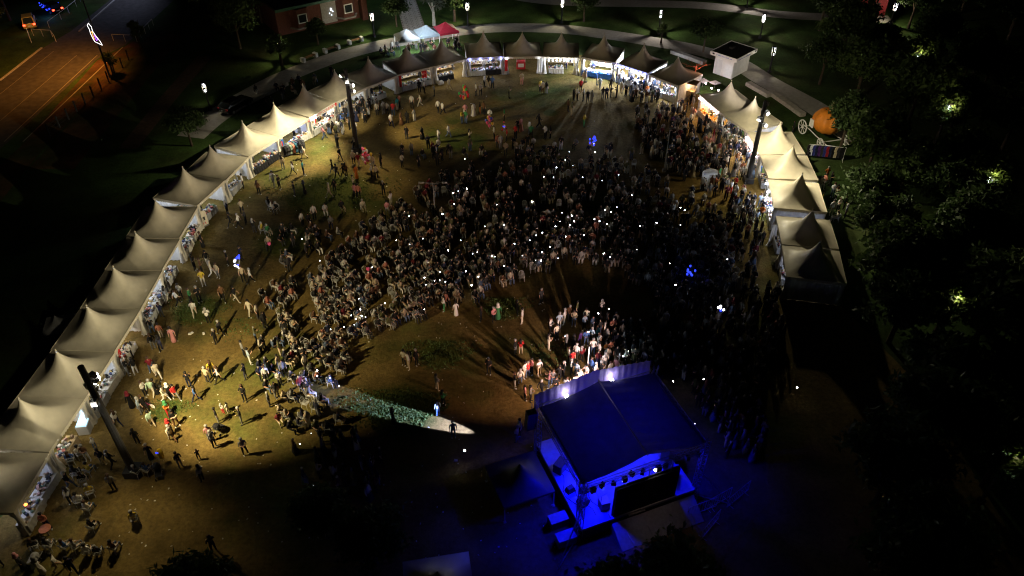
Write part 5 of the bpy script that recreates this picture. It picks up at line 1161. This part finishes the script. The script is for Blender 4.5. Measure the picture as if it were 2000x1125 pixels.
MANUAL = """349,596,w,k,w 382,618,w,q,x 409,632,w,k,s 424,672,k,k,p 433,655,c,k,w 317,660,s,q,s 341,668,p,p,d 302,682,k,a,s 317,686,c,k,f 258,700,w,k,s 252,733,k,a,s 268,731,k,w,f 299,728,m,j,s 311,739,q,w,w
286,774,w,k,s 301,773,i,q,w 308,770,k,k,d 325,784,q,w,w 335,779,k,k,s,w 346,781,r,a,w 260,797,k,k,d,m 279,808,l,a,s 286,803,k,k,w 299,832,i,e,w 332,814,o,r,s,g 346,833,k,h,s 337,850,h,k,s,r 408,748,e,c,s 431,748,w,k,w 417,735,y,j,s 372,757,k,k,s 386,784,b,n,w
427,826,k,a,s 437,808,w,r,s,-,1 447,806,w,q,s,-,1 474,828,k,a,s 482,740,k,c,f 480,784,k,k,s 490,712,l,w,p 478,697,a,k,s 490,615,q,q,w 462,590,k,q,x 437,588,h,k,w 375,593,g,k,s 391,590,k,k,s 222,842,k,a,s 233,833,w,n,w 292,640,k,a,s 300,650,k,j,f 329,590,a,q,w 318,620,n,c,s
271,868,k,k,s 339,862,q,h,w 420,873,a,k,s 413,862,p,a,s 480,888,a,k,f 188,876,w,j,s,-,1 222,912,k,k,w 297,897,k,k,d 354,913,k,a,p 390,898,c,k,s,-,1 397,940,a,k,s 225,958,a,k,s 85,1120,w,w,d 117,1113,w,e,w 147,1120,n,n,w 47,1110,c,k,d,p 3,1104,w,k,s 420,1078,k,k,p
477,368,w,k,s 452,443,k,k,w 469,446,w,k,x 482,438,c,k,s 475,418,e,k,s 446,420,n,k,s 397,483,k,k,d 407,518,k,q,x 396,535,h,k,s 382,528,c,k,s 416,540,q,w,w 428,543,e,a,s 447,518,k,k,s 473,509,n,k,p 399,558,y,q,s 477,550,e,k,s 492,553,w,k,w 498,455,k,c,s
574,341,w,k,w 594,342,t,n,p 554,331,e,a,s 536,363,w,a,w 547,370,k,k,s 507,381,h,k,s 577,383,k,c,s 596,379,k,k,d 651,340,k,j,w 659,348,c,k,x 672,347,k,k,w 677,345,h,k,s 645,386,e,e,w 655,377,k,k,s 697,349,o,o,d 692,322,e,k,s 701,325,m,e,w 691,369,q,e,s 665,314,k,k,w 694,297,k,k,s 660,289,k,k,s 730,329,e,a,s 745,327,k,k,s 727,347,w,k,s 736,349,e,k,s 750,382,k,k,s 695,387,p,k,s 702,388,s,k,s 786,327,q,k,s 757,419,p,w,s 765,404,w,q,s 557,457,w,k,S 525,458,g,e,S 515,455,y,k,S 533,412,w,k,S 541,415,k,c,S 528,405,k,k,S 710,411,q,e,S
877,176,q,e,w 856,218,w,k,w 865,223,w,k,x 805,211,w,k,s 821,208,q,q,w 810,237,a,w,s 796,241,k,k,s 784,243,h,h,d 765,248,w,n,w 750,223,w,a,s 757,223,q,k,s 769,226,r,j,s 777,216,t,e,s 781,211,s,k,s 820,181,k,k,s 829,182,w,k,s 849,188,a,k,s 925,226,w,w,d 930,187,w,k,s 939,186,q,k,s 910,241,g,j,s 902,241,y,j,s 909,229,p,w,s,-,1 957,238,w,k,s 985,236,g,k,s 962,173,b,c,s 955,172,k,e,s 946,170,w,k,s 994,192,u,k,s 857,278,w,a,s 876,268,w,j,w 917,277,q,k,s 825,271,k,k,d 795,271,k,c,s 938,222,k,o,s 945,224,h,k,s 965,272,w,k,s 990,275,r,k,s
1019,166,e,p,s 1055,178,y,k,s 1060,183,w,h,s 1067,183,k,a,s 1127,196,w,k,s 1120,196,k,k,s 1134,178,r,k,s 1139,198,a,k,s 1147,199,k,c,s 1155,201,a,a,s 1171,173,l,a,w 1165,166,b,n,s 1177,193,k,a,s 1184,193,n,k,s 1192,190,k,k,s 1204,191,k,k,s 1140,160,e,e,s 1144,160,e,a,s 1222,188,k,k,s 1230,176,n,k,s 1238,180,k,a,s 1247,184,c,k,s 1256,178,b,k,s 1262,190,o,k,s 1252,196,k,k,s 1240,196,h,k,s 1270,187,k,k,s 1235,165,c,k,s 1228,162,k,k,s 1245,163,w,n,s 1210,165,a,j,s 1203,162,k,j,s
1052,248,k,k,w 1017,256,p,s,d 1011,257,k,c,s 1116,226,u,e,s 1109,218,h,k,s 1065,271,w,k,s 1075,270,k,k,s 1140,248,y,g,s 1033,262,w,a,s 1037,270,g,k,s 1007,270,r,k,s
799,720,w,e,s 790,713,q,k,s 814,713,k,k,s 803,708,w,k,s,-,1 854,763,a,e,s 856,812,l,b,s 866,792,g,k,s 769,828,k,k,d 886,854,b,b,s 964,629,p,k,s 973,624,g,g,d 940,628,k,k,s 891,617,w,w,d 868,607,w,g,s 522,744,w,c,s 547,722,e,a,s 955,731,k,k,p
1020,632,w,q,s 1010,616,k,c,s 1057,592,c,k,s 1017,692,r,e,s 1006,692,k,a,s 1071,683,q,q,s 1102,633,w,q,s 1092,641,l,w,s 1075,652,w,k,s 1087,663,q,k,s 1105,684,a,k,p 1120,684,k,k,s 1120,637,e,j,s 1112,628,h,k,s 1126,618,u,k,s 1144,632,q,k,s 1140,645,l,k,s 1132,677,v,k,s 1144,674,b,j,s 1157,693,w,j,s 1165,665,t,k,s 1155,668,l,k,s 1180,660,w,k,s 1168,682,w,a,s 1174,614,w,k,s 1184,642,c,k,s 1170,640,k,k,s 1201,640,a,k,s
1005,758,k,q,s 1016,750,w,j,s 1025,738,w,e,s 1031,736,r,j,s 1038,730,p,k,s 1053,732,w,e,s 1057,772,k,k,w 1080,752,a,j,s 1072,757,p,j,s 1092,743,k,k,f 1100,738,k,k,s 1125,737,l,j,s 1131,754,w,e,s 1144,744,w,w,s 1162,738,w,k,s 1154,730,b,k,s 1115,731,w,n,s 1117,715,r,k,s 1110,708,w,k,s 1125,703,w,e,s 1135,706,m,k,s 1182,697,o,k,s 1169,700,w,k,s 1180,720,w,a,s 1190,695,s,k,s 1206,716,w,e,s 1220,712,w,k,s 1217,675,w,a,s 1250,690,a,a,s 1255,675,w,k,s 1233,700,w,k,s 1190,735,q,k,s 1202,730,p,k,s 1172,736,k,k,s 1256,715,w,c,s 1025,782,p,k,s 1036,785,a,k,s 1010,862,w,j,s 1015,850,w,k,s 1085,768,k,k,s 1106,770,w,k,s 1124,762,w,k,s
1602,366,q,w,S 1610,360,s,k,S 1620,363,k,c,s 1624,385,w,n,s 1604,395,y,k,s,-,1 1630,390,h,k,s 1622,420,w,e,s 1634,415,w,k,s 1648,428,a,k,s 1631,432,q,w,S 1646,410,k,k,s 1612,352,o,k,s 1573,320,k,k,s 1547,262,k,k,s
1348,205,k,k,s 1352,213,w,e,s 1340,220,k,c,s 1350,232,e,e,s 1322,222,w,k,s 1334,228,h,k,s 1366,258,k,k,d 1375,268,k,k,d 1392,275,m,p,d 1402,280,k,k,d 1393,242,w,k,s 1386,240,k,h,s 1348,245,q,k,s 1312,250,v,k,d 1302,222,w,e,w 1283,225,w,k,w 1290,238,w,q,w 1440,300,n,n,s 1435,305,n,a,s 1443,332,k,w,s 1421,322,k,k,s 1417,330,w,k,w 1405,330,k,c,s 1396,325,j,k,s 1384,318,k,k,d 1344,340,w,e,w 1403,352,g,i,s 1370,365,k,h,s 1408,378,k,k,s 1449,385,p,j,s 1425,380,w,r,s 1434,372,r,k,s 1395,370,s,k,s
1467,415,w,k,s 1455,408,w,s,s 1482,405,l,k,s 1487,415,n,n,d 1485,430,o,k,s 1475,440,l,k,s 1449,440,e,k,s 1462,446,u,u,s 1440,460,k,k,s 1432,460,k,k,s 1510,455,l,k,s"""
for tok in MANUAL.split():
    f = tok.split(','); x, y = G(float(f[0]), float(f[1])); c = len(f) > 6 and f[6] == '1'
    sc_ = f[5] if len(f) > 5 and f[5] != '-' else None
    ps = f[4]
    if ps == 's': ps = rng.choice('ssfpp')
    person(x, y, f[2], f[3], ps, None, c, ps in 'ST', sc_)
TOPS = 'wwwqqeakkkkkkkcccnnahupslrb'; BOTS = 'kkkkcajnew'
FOC_P = Vector((5.5, 36.5))
def face(x, y): return math.atan2(FOC_P.y - y, FOC_P.x - x) - math.pi / 2
# vendors behind the tables
for i, t in enumerate(TF):
    if i in (17,): continue
    for k in range(rng.choice((1, 2, 2))):
        x, y, _ = world_of(t, rng.uniform(-1.8, 1.8), rng.uniform(1.3, 2.4))
        if free(x, y): person(x, y, rng.choice(TOPS), rng.choice(BOTS), rng.choice('sfp'), t.rotation_euler.z + math.pi + rng.uniform(-.6, .6))
# customers and loosely seated groups near the lower left tents
for i in (0, 1, 4, 10, 11, 11, 11, 11, 12, 20, 22, 24, 26):
    for k in range(2 if i > 5 else 3):
        x, y, _ = world_of(TF[i], rng.uniform(-2.2, 2.2), rng.uniform(-2.6, -.8))
        if free(x, y, .5): person(x, y, rng.choice(TOPS), rng.choice(BOTS), rng.choice('sspfw'))
def chair_mesh():
    mb = MB()
    for sx in (-.21, .21):
        mb.bar((sx, .22, 0), (sx * .95, .2, .44), .022, 5); mb.bar((sx, -.26, 0), (sx * .9, -.2, .46), .022, 5)
        mb.path([(sx * 1.1, .2, .44), (sx * 1.15, .18, .64), (sx * 1.12, -.2, .68)], .022, 5)
    mb.box((0, 0, .44), (.46, .46, .035))
    arc = [(-.23, -.2, .46), (-.23, -.27, .7), (-.15, -.31, .84), (0, -.32, .88), (.15, -.31, .84), (.23, -.27, .7), (.23, -.2, .46)]; mb.path(arc, .024, 5)
    for q in (-.12, 0, .12): mb.bar((q, -.21, .46), (q, -.31, .84), .022, 4)
    return mb.mesh('plastic_chair', 'white_plastic')
CH = chair_mesh()
def chair(x, y, rz, label, group):
    o = bpy.data.objects.new('plastic_chair', CH); col.objects.link(o); o.location = (x, y, 0); o.rotation_euler = (0, 0, rz); tag(o, label, 'chair', group)
# curved row of seated people at the bottom left, backs to the mast
for (px_, py_) in ((72, 1075), (100, 1072), (132, 1074), (153, 1074), (176, 1084), (196, 1086), (226, 1076), (160, 893), (171, 908), (178, 925), (152, 932), (166, 944), (142, 905), (266, 1020), (158, 985), (176, 1000), (180, 968), (185, 1035), (290, 925), (270, 930)):
    x, y = G(px_, py_)
    if free(x, y, .5):
        person(x, y, rng.choice('wqyakchb'), rng.choice('kcaj'), 'S', rng.uniform(-.7, .7), False, True)
SEAT_POLY = [(690, 668), (770, 632), (850, 606), (935, 580), (1000, 548), (1060, 524), (1110, 507), (1190, 520), (1280, 565), (1330, 605), (1400, 565), (1470, 520), (1440, 430), (1330, 360), (1230, 310), (1100, 305), (960, 312), (860, 335), (790, 385), (720, 430), (670, 475), (620, 520), (590, 565), (640, 610)]
LEFT_POLY = [(505, 560), (600, 520), (650, 615), (695, 668), (672, 700), (660, 765), (690, 830), (600, 850), (540, 820), (560, 720), (520, 640)]
DARK_POLY = [(1280, 575), (1330, 610), (1470, 525), (1525, 580), (1530, 660), (1490, 750), (1430, 840), (1350, 770), (1290, 720), (1270, 680)]
RIGHT_POLY = [(1240, 225), (1330, 215), (1360, 290), (1410, 330), (1470, 400), (1490, 470), (1470, 520), (1440, 425), (1330, 350), (1250, 300)]
SPARSE_POLY = [(620, 850), (700, 850), (760, 900), (740, 980), (600, 950), (560, 870)]
seats = []
rr_ = 11.0
while rr_ < 44:
    nth = int(2 * math.pi * rr_ / .66)
    for k in range(nth):
        t = 2 * math.pi * k / nth + .03 * rr_; x, y = FOC_P.x + rr_ * math.cos(t), FOC_P.y + rr_ * math.sin(t)
        p = PX(x, y, .6)
        if y < 30: continue
        if inpoly(p, SEAT_POLY): dens = .8 if p[1] > 420 else .5
        elif inpoly(p, LEFT_POLY): dens = .5
        else: continue
        if math.sin(x * .9 + 1.3 * math.sin(y * .7)) > .86: dens *= .35
        if rng.random() > dens: continue
        x += rng.uniform(-.2, .2); y += rng.uniform(-.2, .2)
        if free(x, y, .4): seats.append((x, y)); occupy(x, y)
    rr_ += 1.0
seats.sort(key=lambda p: (p[0] - FOC_P.x) ** 2 + (p[1] - FOC_P.y) ** 2)
room = 302 - len(PEOPLE)
N_IND = len(PEOPLE)
CROWD = []; front = 0
CTOPS = 'wwwqqeeaaakkkkkkkkkkcccccnnnuuhhjms'
def mk(x, y, rz, ps): return (x, y, rz, ps, tuple(q * .72 + .01 for q in COLS[rng.choice(CTOPS)][1]), COLS[rng.choice(BOTS)][1], rng.choice(SKIN), rng.choice(((.012, .01, .009), (.012, .01, .009), (.06, .03, .016), (.3, .28, .25), (.5, .45, .4))))
empties = 0; CHAIRS_STUFF = []
for i, (x, y) in enumerate(seats):
    rz = face(x, y) + rng.uniform(-.25, .25)
    empty = rng.random() < .07
    if i < 70 or (empty and empties < 60):
        if empty: empties += 1
        chair(x, y, rz, 'white plastic chair left empty in the audience rows' if empty and i >= 70 else 'white plastic chair in the front rows facing the stage', 'empty white chairs in the audience' if empty and i >= 70 else 'white chairs of the front rows')
    else: CHAIRS_STUFF.append((x, y, rz))
    if empty: continue
    if room > 0 and i < 90: person(x, y, rng.choice('wwqqepraklbnk'), rng.choice(BOTS), rng.choice('SSST'), rz, False, False); OCC[(int(x // 1), int(y // 1))].pop(); room -= 1
    else: CROWD.append(mk(x, y, rz, rng.choice('SSST')))
def scatter(poly, n, z=.8, dmin=.5, ps='sspd'):
    k = 0; tries = 0; xs = [p[0] for p in poly]; ys = [p[1] for p in poly]
    while k < n and tries < n * 30:
        tries += 1; p = (rng.uniform(min(xs), max(xs)), rng.uniform(min(ys), max(ys)))
        if not inpoly(p, poly): continue
        x, y = G(*p)
        if free(x, y, dmin): occupy(x, y); CROWD.append(mk(x, y, face(x, y) + rng.uniform(-.9, .9), rng.choice(ps))); k += 1
for px_, py_ in ((1370, 378), (1381, 380), (1392, 378), (1372, 390), (1388, 392), (1381, 402)): occupy(*G(px_, py_))
scatter([(500, 600), (560, 590), (600, 700), (640, 840), (560, 860), (500, 760)], 30, ps='sspSS')
scatter(DARK_POLY, 150); scatter(RIGHT_POLY, 150); scatter(SPARSE_POLY, 26)
scatter([(1360, 240), (1420, 240), (1460, 300), (1470, 360), (1400, 330), (1360, 290)], 40)
scatter([(610, 232), (720, 195), (745, 215), (700, 262), (640, 275)], 34, dmin=.45); scatter([(1215, 150), (1290, 165), (1320, 195), (1250, 205), (1210, 190)], 26)
scatter([(1150, 640), (1260, 650), (1300, 730), (1190, 740), (1150, 700)], 34); scatter([(780, 290), (1000, 285), (1230, 290), (1240, 320), (900, 312), (790, 345)], 40, ps='SSsp')
scatter([(1330, 770), (1400, 840), (1420, 900), (1500, 900), (1480, 800), (1400, 740)], 30); scatter([(735, 105), (790, 92), (905, 85), (915, 98), (800, 112), (740, 122)], 24, ps='SSs'); scatter([(520, 480), (660, 400), (700, 440), (560, 540)], 26, ps='SSs')
scatter([(500, 190), (640, 140), (660, 150), (520, 215)], 14, ps='SSs')
PEOPLE.sort(key=lambda P: P['x'] ** 2 + P['y'] ** 2 + CAM_H ** 2)
for P in PEOPLE[300:]:
    CROWD.append((P['x'], P['y'], P['rz'], P['ps'], COLS[P['T']][1], COLS[P['B']][1], SKIN[0], COLS[P['scarf']][1] if P['scarf'] else (.015, .012, .01)))
    if P['seat']: CHAIRS_STUFF.append((P['x'], P['y'], P['rz']))
PEOPLE = PEOPLE[:300]
# ---- the crowd too many to tell apart: one object each for people and their chairs
def merge(name, items, base, m):
    Vs, Fs, Cs, o = [], [], [], 0
    for (x, y, rz, ps, top, bot, sk, hr) in items:
        b = base[ps]; c, s = math.cos(rz), math.sin(rz); k = rng.uniform(.9, 1.06); V = b['V'] * k
        W = np.stack([x + V[:, 0] * c - V[:, 1] * s, y + V[:, 0] * s + V[:, 1] * c, V[:, 2] + .004], 1); Vs.append(W); Fs += [tuple(i + o for i in f) for f in b['F']]; o += len(W)
        Cs.append(colours(b, top, bot, sk, hr, (.03, .03, .03), rng.random() < .5))
    me = bpy.data.meshes.new(name); me.from_pydata(np.concatenate(Vs).tolist(), [], Fs); me.materials.append(M[m])
    a = me.color_attributes.new('col', 'FLOAT_COLOR', 'POINT'); a.data.foreach_set('color', np.concatenate(Cs).ravel()); me.polygons.foreach_set('use_smooth', [True] * len(Fs))
    ob = bpy.data.objects.new(name, me); col.objects.link(ob); return ob
tag(merge('crowd', CROWD, LOW, 'clothes'), 'dense dark audience filling the middle and right of the ground', 'crowd', kind='stuff')
mb = MB(); cv = [tuple(v.co) for v in CH.vertices]; cf = [tuple(p.vertices) for p in CH.polygons]
for (x, y, rz) in CHAIRS_STUFF:
    c, s = math.cos(rz), math.sin(rz); mb.add([(x + a * c - b * s, y + a * s + b * c, z) for a, b, z in cv], cf)
tag(mb.build('audience_chairs', 'white_plastic'), 'white plastic chairs under the seated audience beyond the front rows', 'chairs', kind='stuff')

# ---- individual people: one continuous body each, hair or headscarf as a part, and a label of their own
seen = {}
POSE_W = {'s': 'standing', 'f': 'with folded arms', 'p': 'holding a phone', 'w': 'walking', 'x': 'walking', 'd': 'standing', 'D': 'standing', 'S': 'seated', 'T': 'seated'}
DARKS = 'kcnajhuw'
for P in PEOPLE:
    near = sorted(LM, key=lambda l: (l[1] - P['x']) ** 2 + (l[2] - P['y']) ** 2)[:3]
    female = P['scarf'] or rng.random() < .45
    opts = []
    for attempt in range(60):
        if P['scarf']: hk, hm, hw = 'scarf', 'scarf_' + P['scarf'], COLS[P['scarf']][0] + ' headscarf'
        elif P['ps'] in 'dD' and rng.random() < .6: k_ = rng.choice('kwahpen'); hk, hm, hw = 'scarf', 'scarf_' + k_, COLS[k_][0] + ' headscarf'
        else:
            hk = 'long' if female else 'short'; hm = rng.choice(('hair_black', 'hair_black', 'hair_brown', 'hair_grey')); hw = f'{hk} {hm[5:]} hair'
        T, B_ = P['T'], P['B']
        if attempt > 8: B_ = rng.choice(DARKS)
        who = 'child' if P['child'] else 'person'
        if P['ps'] in 'dD': body = f'{who} in long {COLS[B_][0]} dress' if T == B_ else f'{who} in {COLS[T][0]} top and long {COLS[B_][0]} skirt'
        else: body = f'{who} in {COLS[T][0]} top and {COLS[B_][0]} trousers'
        lm = near[min(2, attempt // 14)][0]
        lab = f'{body}, {POSE_W[P["ps"]]} near {lm}'
        if lab in seen: lab = f'{body}, {hw}, {POSE_W[P["ps"]]} near {lm}'
        lab = ' '.join(lab.split()[:16])
        if lab not in seen: break
    seen[lab] = 1
    b = BASE[P['ps']]; k = (rng.uniform(.6, .72) if P['child'] else rng.uniform(.95, 1.06)); sk = rng.choice(SKIN)
    hc = {'hair_black': (.012, .01, .009), 'hair_brown': (.06, .03, .016), 'hair_grey': (.3, .29, .28)}.get(hm, COLS[hm[-1]][1])
    me = bpy.data.meshes.new('person'); me.from_pydata(b['V'].tolist(), [], b['F']); me.materials.append(M['clothes'])
    a = me.color_attributes.new('col', 'FLOAT_COLOR', 'POINT'); a.data.foreach_set('color', colours(b, COLS[T][1], COLS[B_][1], sk, hc, rng.choice(((.03, .03, .03), (.6, .6, .58))), rng.random() < .45 or hk == 'scarf').ravel())
    me.polygons.foreach_set('use_smooth', [True] * len(b['F']))
    o = bpy.data.objects.new('person', me); col.objects.link(o); o.location = (P['x'], P['y'], .005); o.rotation_euler = (0, 0, P['rz']); o.scale = (k, k, k)
    tag(o, lab, 'person', 'people at the festival'); head_piece(hk, hm, o, b['head'])
    if P['seat']:
        wd = COLS[T][0]
        chair(P['x'], P['y'], P['rz'], ' '.join(f'white plastic chair under the seated person in {wd} near {near[0][0]}'.split()[:16]), 'white chairs with people at the tents')
# ---- phones held up with the torch on
PHONES = [(1112, 297), (1162, 298), (1104, 313), (1119, 324), (1087, 328), (1062, 346), (1081, 347), (1138, 347), (1176, 353), (1208, 342), (1234, 382), (1182, 411), (1194, 415), (1098, 416), (1117, 422), (1094, 433), (1085, 443), (1113, 440), (1121, 433), (1161, 429), (1171, 433), (1185, 438), (1282, 436), (1329, 406), (1337, 411), (1250, 442), (1329, 440), (1047, 460), (1059, 455), (1105, 463), (1005, 477), (1074, 483), (1059, 493), (1090, 505), (1046, 509), (1057, 510), (1179, 496), (1192, 503), (1244, 488), (1308, 515), (1420, 507), (1319, 557),
 (908, 311), (912, 369), (895, 374), (885, 378), (887, 399), (864, 419), (790, 414), (799, 423), (774, 470), (826, 467), (800, 478), (947, 443), (875, 490), (923, 496), (932, 493), (961, 501), (967, 502), (590, 467), (625, 510), (727, 523), (859, 532), (910, 531), (934, 541), (829, 543), (849, 549), (859, 548), (870, 551), (832, 557), (921, 558),
 (701, 584), (704, 605), (707, 618), (714, 620), (686, 617), (695, 624), (692, 635), (672, 639), (646, 644), (752, 593), (829, 605), (620, 724), (620, 735), (645, 739), (662, 755), (1189, 604), (1169, 613), (1104, 657), (1149, 649), (1258, 668), (1227, 687), (1217, 697), (1170, 669), (1245, 722), (1206, 720), (1315, 746), (1374, 741), (1084, 756), (1106, 761), (1357, 828), (1151, 742), (608, 847), (611, 949), (595, 969), (908, 881), (586, 868), (1556, 758), (985, 440), (1020, 500), (1035, 470), (1140, 460), (985, 520), (1205, 405), (970, 400), (1040, 395), (900, 470)]
ph = MB().box((0, 0, 0), (.08, .02, .15)).mesh('phone', 'black_plastic'); pt = MB().ball((0, -.03, .05), .05, 8, 5).mesh('torch', 'phone_torch')
PT = [pt.copy(), pt.copy(), pt]
PT[0].materials[0] = M['phone_torch_dim']; PT[1].materials[0] = M['phone_torch_strong']
for i, (px_, py_) in enumerate(PHONES):
    x, y = G(px_, py_, 1.25); o = bpy.data.objects.new('phone', ph); col.objects.link(o); o.location = (x, y, 1.25); o.rotation_euler = (R(rng.uniform(-50, -10)), 0, rng.uniform(-.6, .6))
    tag(o, 'lit phone torch held up by someone in the dark audience', 'phone', 'lit phones in the audience')
    q = bpy.data.objects.new('torch', PT[rng.choice((0, 0, 1, 1, 2))]); col.objects.link(q); q.parent = o; s = rng.uniform(.5, 1.0); q.scale = (s, 1, s)
# ---- grass tufts on the green patches and scraps of litter trodden into the ground
gr = np.random.default_rng(5); GV = []; GC = []
for (px_, py_, rad_, n_) in ((780, 802, 2.6, 2300), (730, 790, 2.4, 900), (860, 690, 2.2, 900), (985, 600, 1.9, 500), (1080, 690, 1.6, 500), (330, 800, 1.3, 420), (385, 605, 2.2, 500), (645, 380, 5.0, 1600), (470, 640, 2.0, 300)):
    cx_, cy_ = G(px_, py_); a = gr.random(n_) * 6.283; q = rad_ * np.sqrt(gr.random(n_)) * (1 + .25 * np.sin(3 * a)); x_, y_ = cx_ + q * np.cos(a) * 1.3, cy_ + q * np.sin(a) * .8
    t = gr.random(n_) * 6.283; hgt = .06 + .12 * gr.random(n_); wd = .03 + .04 * gr.random(n_); lx, ly = gr.normal(size=n_) * .06, gr.normal(size=n_) * .06
    GV.append(np.stack([np.stack([x_ - wd * np.cos(t), y_ - wd * np.sin(t), np.full(n_, .004)], 1), np.stack([x_ + wd * np.cos(t), y_ + wd * np.sin(t), np.full(n_, .004)], 1), np.stack([x_ + lx, y_ + ly, hgt], 1)], 1).reshape(-1, 3))
GV = np.concatenate(GV); me = bpy.data.meshes.new('grass_tufts'); me.from_pydata(GV.tolist(), [], np.arange(len(GV)).reshape(-1, 3).tolist()); mat('grass_blade', (.07, .12, .03), .7, .4, .8); me.materials.append(M['grass_blade'])
o = bpy.data.objects.new('grass_tufts', me); col.objects.link(o); tag(o, 'short rough grass on the green patches of the trodden ground', 'grass', kind='stuff')
mb = MB()
for i in range(420):
    px_, py_ = rng.uniform(230, 1300), rng.uniform(170, 1100); x, y = G(px_, py_)
    if not inpoly((x, y), FIELD): continue
    mb.box((x, y, .02), (rng.uniform(.04, .13), rng.uniform(.03, .1), .02), rng.random() * 3)
tag(mb.build('litter', 'banner_white'), 'tiny scraps of paper litter scattered over the trodden ground', 'litter', kind='stuff')
# ---- pink kids' bike, stroller, litter of small things on the lit ground
x, y = G(293, 795); o = thing('kids_bicycle', 'small pink bicycle beside a child on the lit ground', 'bicycle', (x, y, 0), R(70))
wheel(o, .2, (0, .32, .2), 0, 'pink_paint', 8, .04); wheel(o, .2, (0, -.32, .2), 0, 'white_paint', 8, .04)
MB().bar((0, .32, .2), (0, .22, .55), .02).bar((0, -.32, .2), (0, 0, .28), .02).bar((0, 0, .28), (0, .24, .48), .02).bar((0, 0, .28), (0, -.14, .5), .02).build('frame', 'pink_paint', o)
MB().box((0, -.15, .52), (.1, .2, .05)).build('saddle', 'black_plastic', o); MB().bar((-.2, .2, .58), (.2, .2, .58), .02).build('handlebar', 'black_plastic', o)
def stroller(px_, py_, lab, m='black_cloth'):
    x, y = G(px_, py_); o = thing('stroller', lab, 'stroller', (x, y, 0), rng.random() * 6)
    MB().add([(-.22, -.3, .4), (.22, -.3, .4), (.22, .35, .35), (-.22, .35, .35), (-.24, -.42, .85), (.24, -.42, .85)], [(0, 1, 2, 3), (4, 5, 1, 0)]).build('seat', m, o)
    MB().lathe((0, -.25, .72), [(.26, 0), (.26, .12), (.2, .25), (.05, .3)], 10).build('hood', m, o)
    MB().bar((-.22, -.45, .9), (-.22, .3, .1), .018).bar((.22, -.45, .9), (.22, .3, .1), .018).bar((-.22, -.7, 1.0), (.22, -.7, 1.0), .018).bar((-.22, -.7, 1.0), (-.22, -.3, .7), .018).bar((.22, -.7, 1.0), (.22, -.3, .7), .018).bar((-.22, -.4, .1), (-.22, .1, .5), .018).bar((.22, -.4, .1), (.22, .1, .5), .018).build('frame', 'grey_metal', o)
    for a in (-.24, .24):
        for b in (-.4, .32): MB().bar((a - .02, b, .1), (a + .02, b, .1), .1, 10).build('wheel', 'tyre', o)
stroller(312, 930, 'dark stroller in the group beside the mast foot'); stroller(432, 842, 'dark stroller pushed by a family in black'); stroller(70, 1100, 'dark stroller beside the person with pink headscarf', 'grey_cloth'); stroller(1058, 300, 'stroller near the upper edge of the audience')
x, y = G(322, 906); o = thing('toy_balloon', 'long yellow foil balloon with blue and pink lights near the mast foot', 'balloon', (x, y, 0), R(-30))
MB().lathe((0, 0, 1.1), [(.02, -.5), (.16, -.4), (.2, -.1), (.2, .2), (.14, .42), (.02, .5)], 10).build('body', 'flag_yellow', o, True); MB().ball((-.05, -.2, 1.4), .06).ball((.08, -.18, 1.42), .05).build('lights', 'led_blue', o); MB().bar((0, 0, .3), (0, 0, .62), .01).build('stick', 'white_paint', o)
x, y = G(96, 1045); o = thing('round_table', 'round pinkish table at the bottom left corner tent', 'table', (x, y, 0)); MB().bar((0, 0, .7), (0, 0, .74), .36, 20).build('tabletop', 'scarf_s', o); MB().bar((0, 0, 0), (0, 0, .7), .05).build('leg', 'grey_metal', o)
x, y = G(62, 1003); o = thing('brazier', 'small glowing orange burner on the corner stall', 'burner', (x, y, .8)); MB().lathe((0, 0, 0), [(.1, 0), (.16, .1), (.18, .16)], 10).build('bowl', 'dark_steel', o); MB().ball((0, 0, .18), .11).build('embers', 'fire', o)
for k, (px_, py_) in enumerate(((371, 653), (375, 651), (398, 652), (890, 900), (168, 843))):
    x, y = G(px_, py_); o = MB().box((0, 0, .05), (.26, .2, .09), 0, 0, .8).build('paper_bag', 'banner_white'); o.location = (x, y, .005); o.rotation_euler = (0, 0, k); tag(o, ['crumpled white paper bag on the bare lit ground', 'second white bag close beside the first on lit ground', 'small white scrap right of the two paper bags', 'pale bag in the dark below the beam', 'white bag beside the lit display case'][k], 'bag')
# white bags under one tent
for k in range(6):
    x, y, _ = world_of(TF[15], -2.0 + .22 * (k % 3), -.4 + .3 * (k // 3)); o = MB().lathe((0, 0, 0), [(.18, 0), (.24, .1), (.2, .3), (.08, .42)], 8).build('sack', 'white_plastic'); o.location = (x, y, .005); tag(o, 'full white sack in the heap at a top tent corner', 'sack', 'white sacks at the top tent')
# cart in the open tent
x, y, _ = world_of(TF[17], -.2, 1.5); o = thing('red_cart', 'red and white vending cart inside the open backed tent', 'cart', (x, y, 0)); MB().box((0, 0, .75), (1.2, .8, 1.0)).build('body', 'red_cloth', o); MB().box((0, 0, 2.0), (1.4, 1.0, .1)).build('roof', 'dark_roof', o)
for sx in (-.55, .55): MB().bar((sx, -.35, 1.2), (sx, -.35, 2.0), .03).build('post', 'white_paint', o)
MB().box((0, -.41, .8), (.8, .02, .5)).build('sign', 'banner_white', o)
print('people', len(PEOPLE), 'manual+', N_IND, 'crowd', len(CROWD), 'chairs', len(CHAIRS_STUFF), 'objs', len(bpy.data.objects))
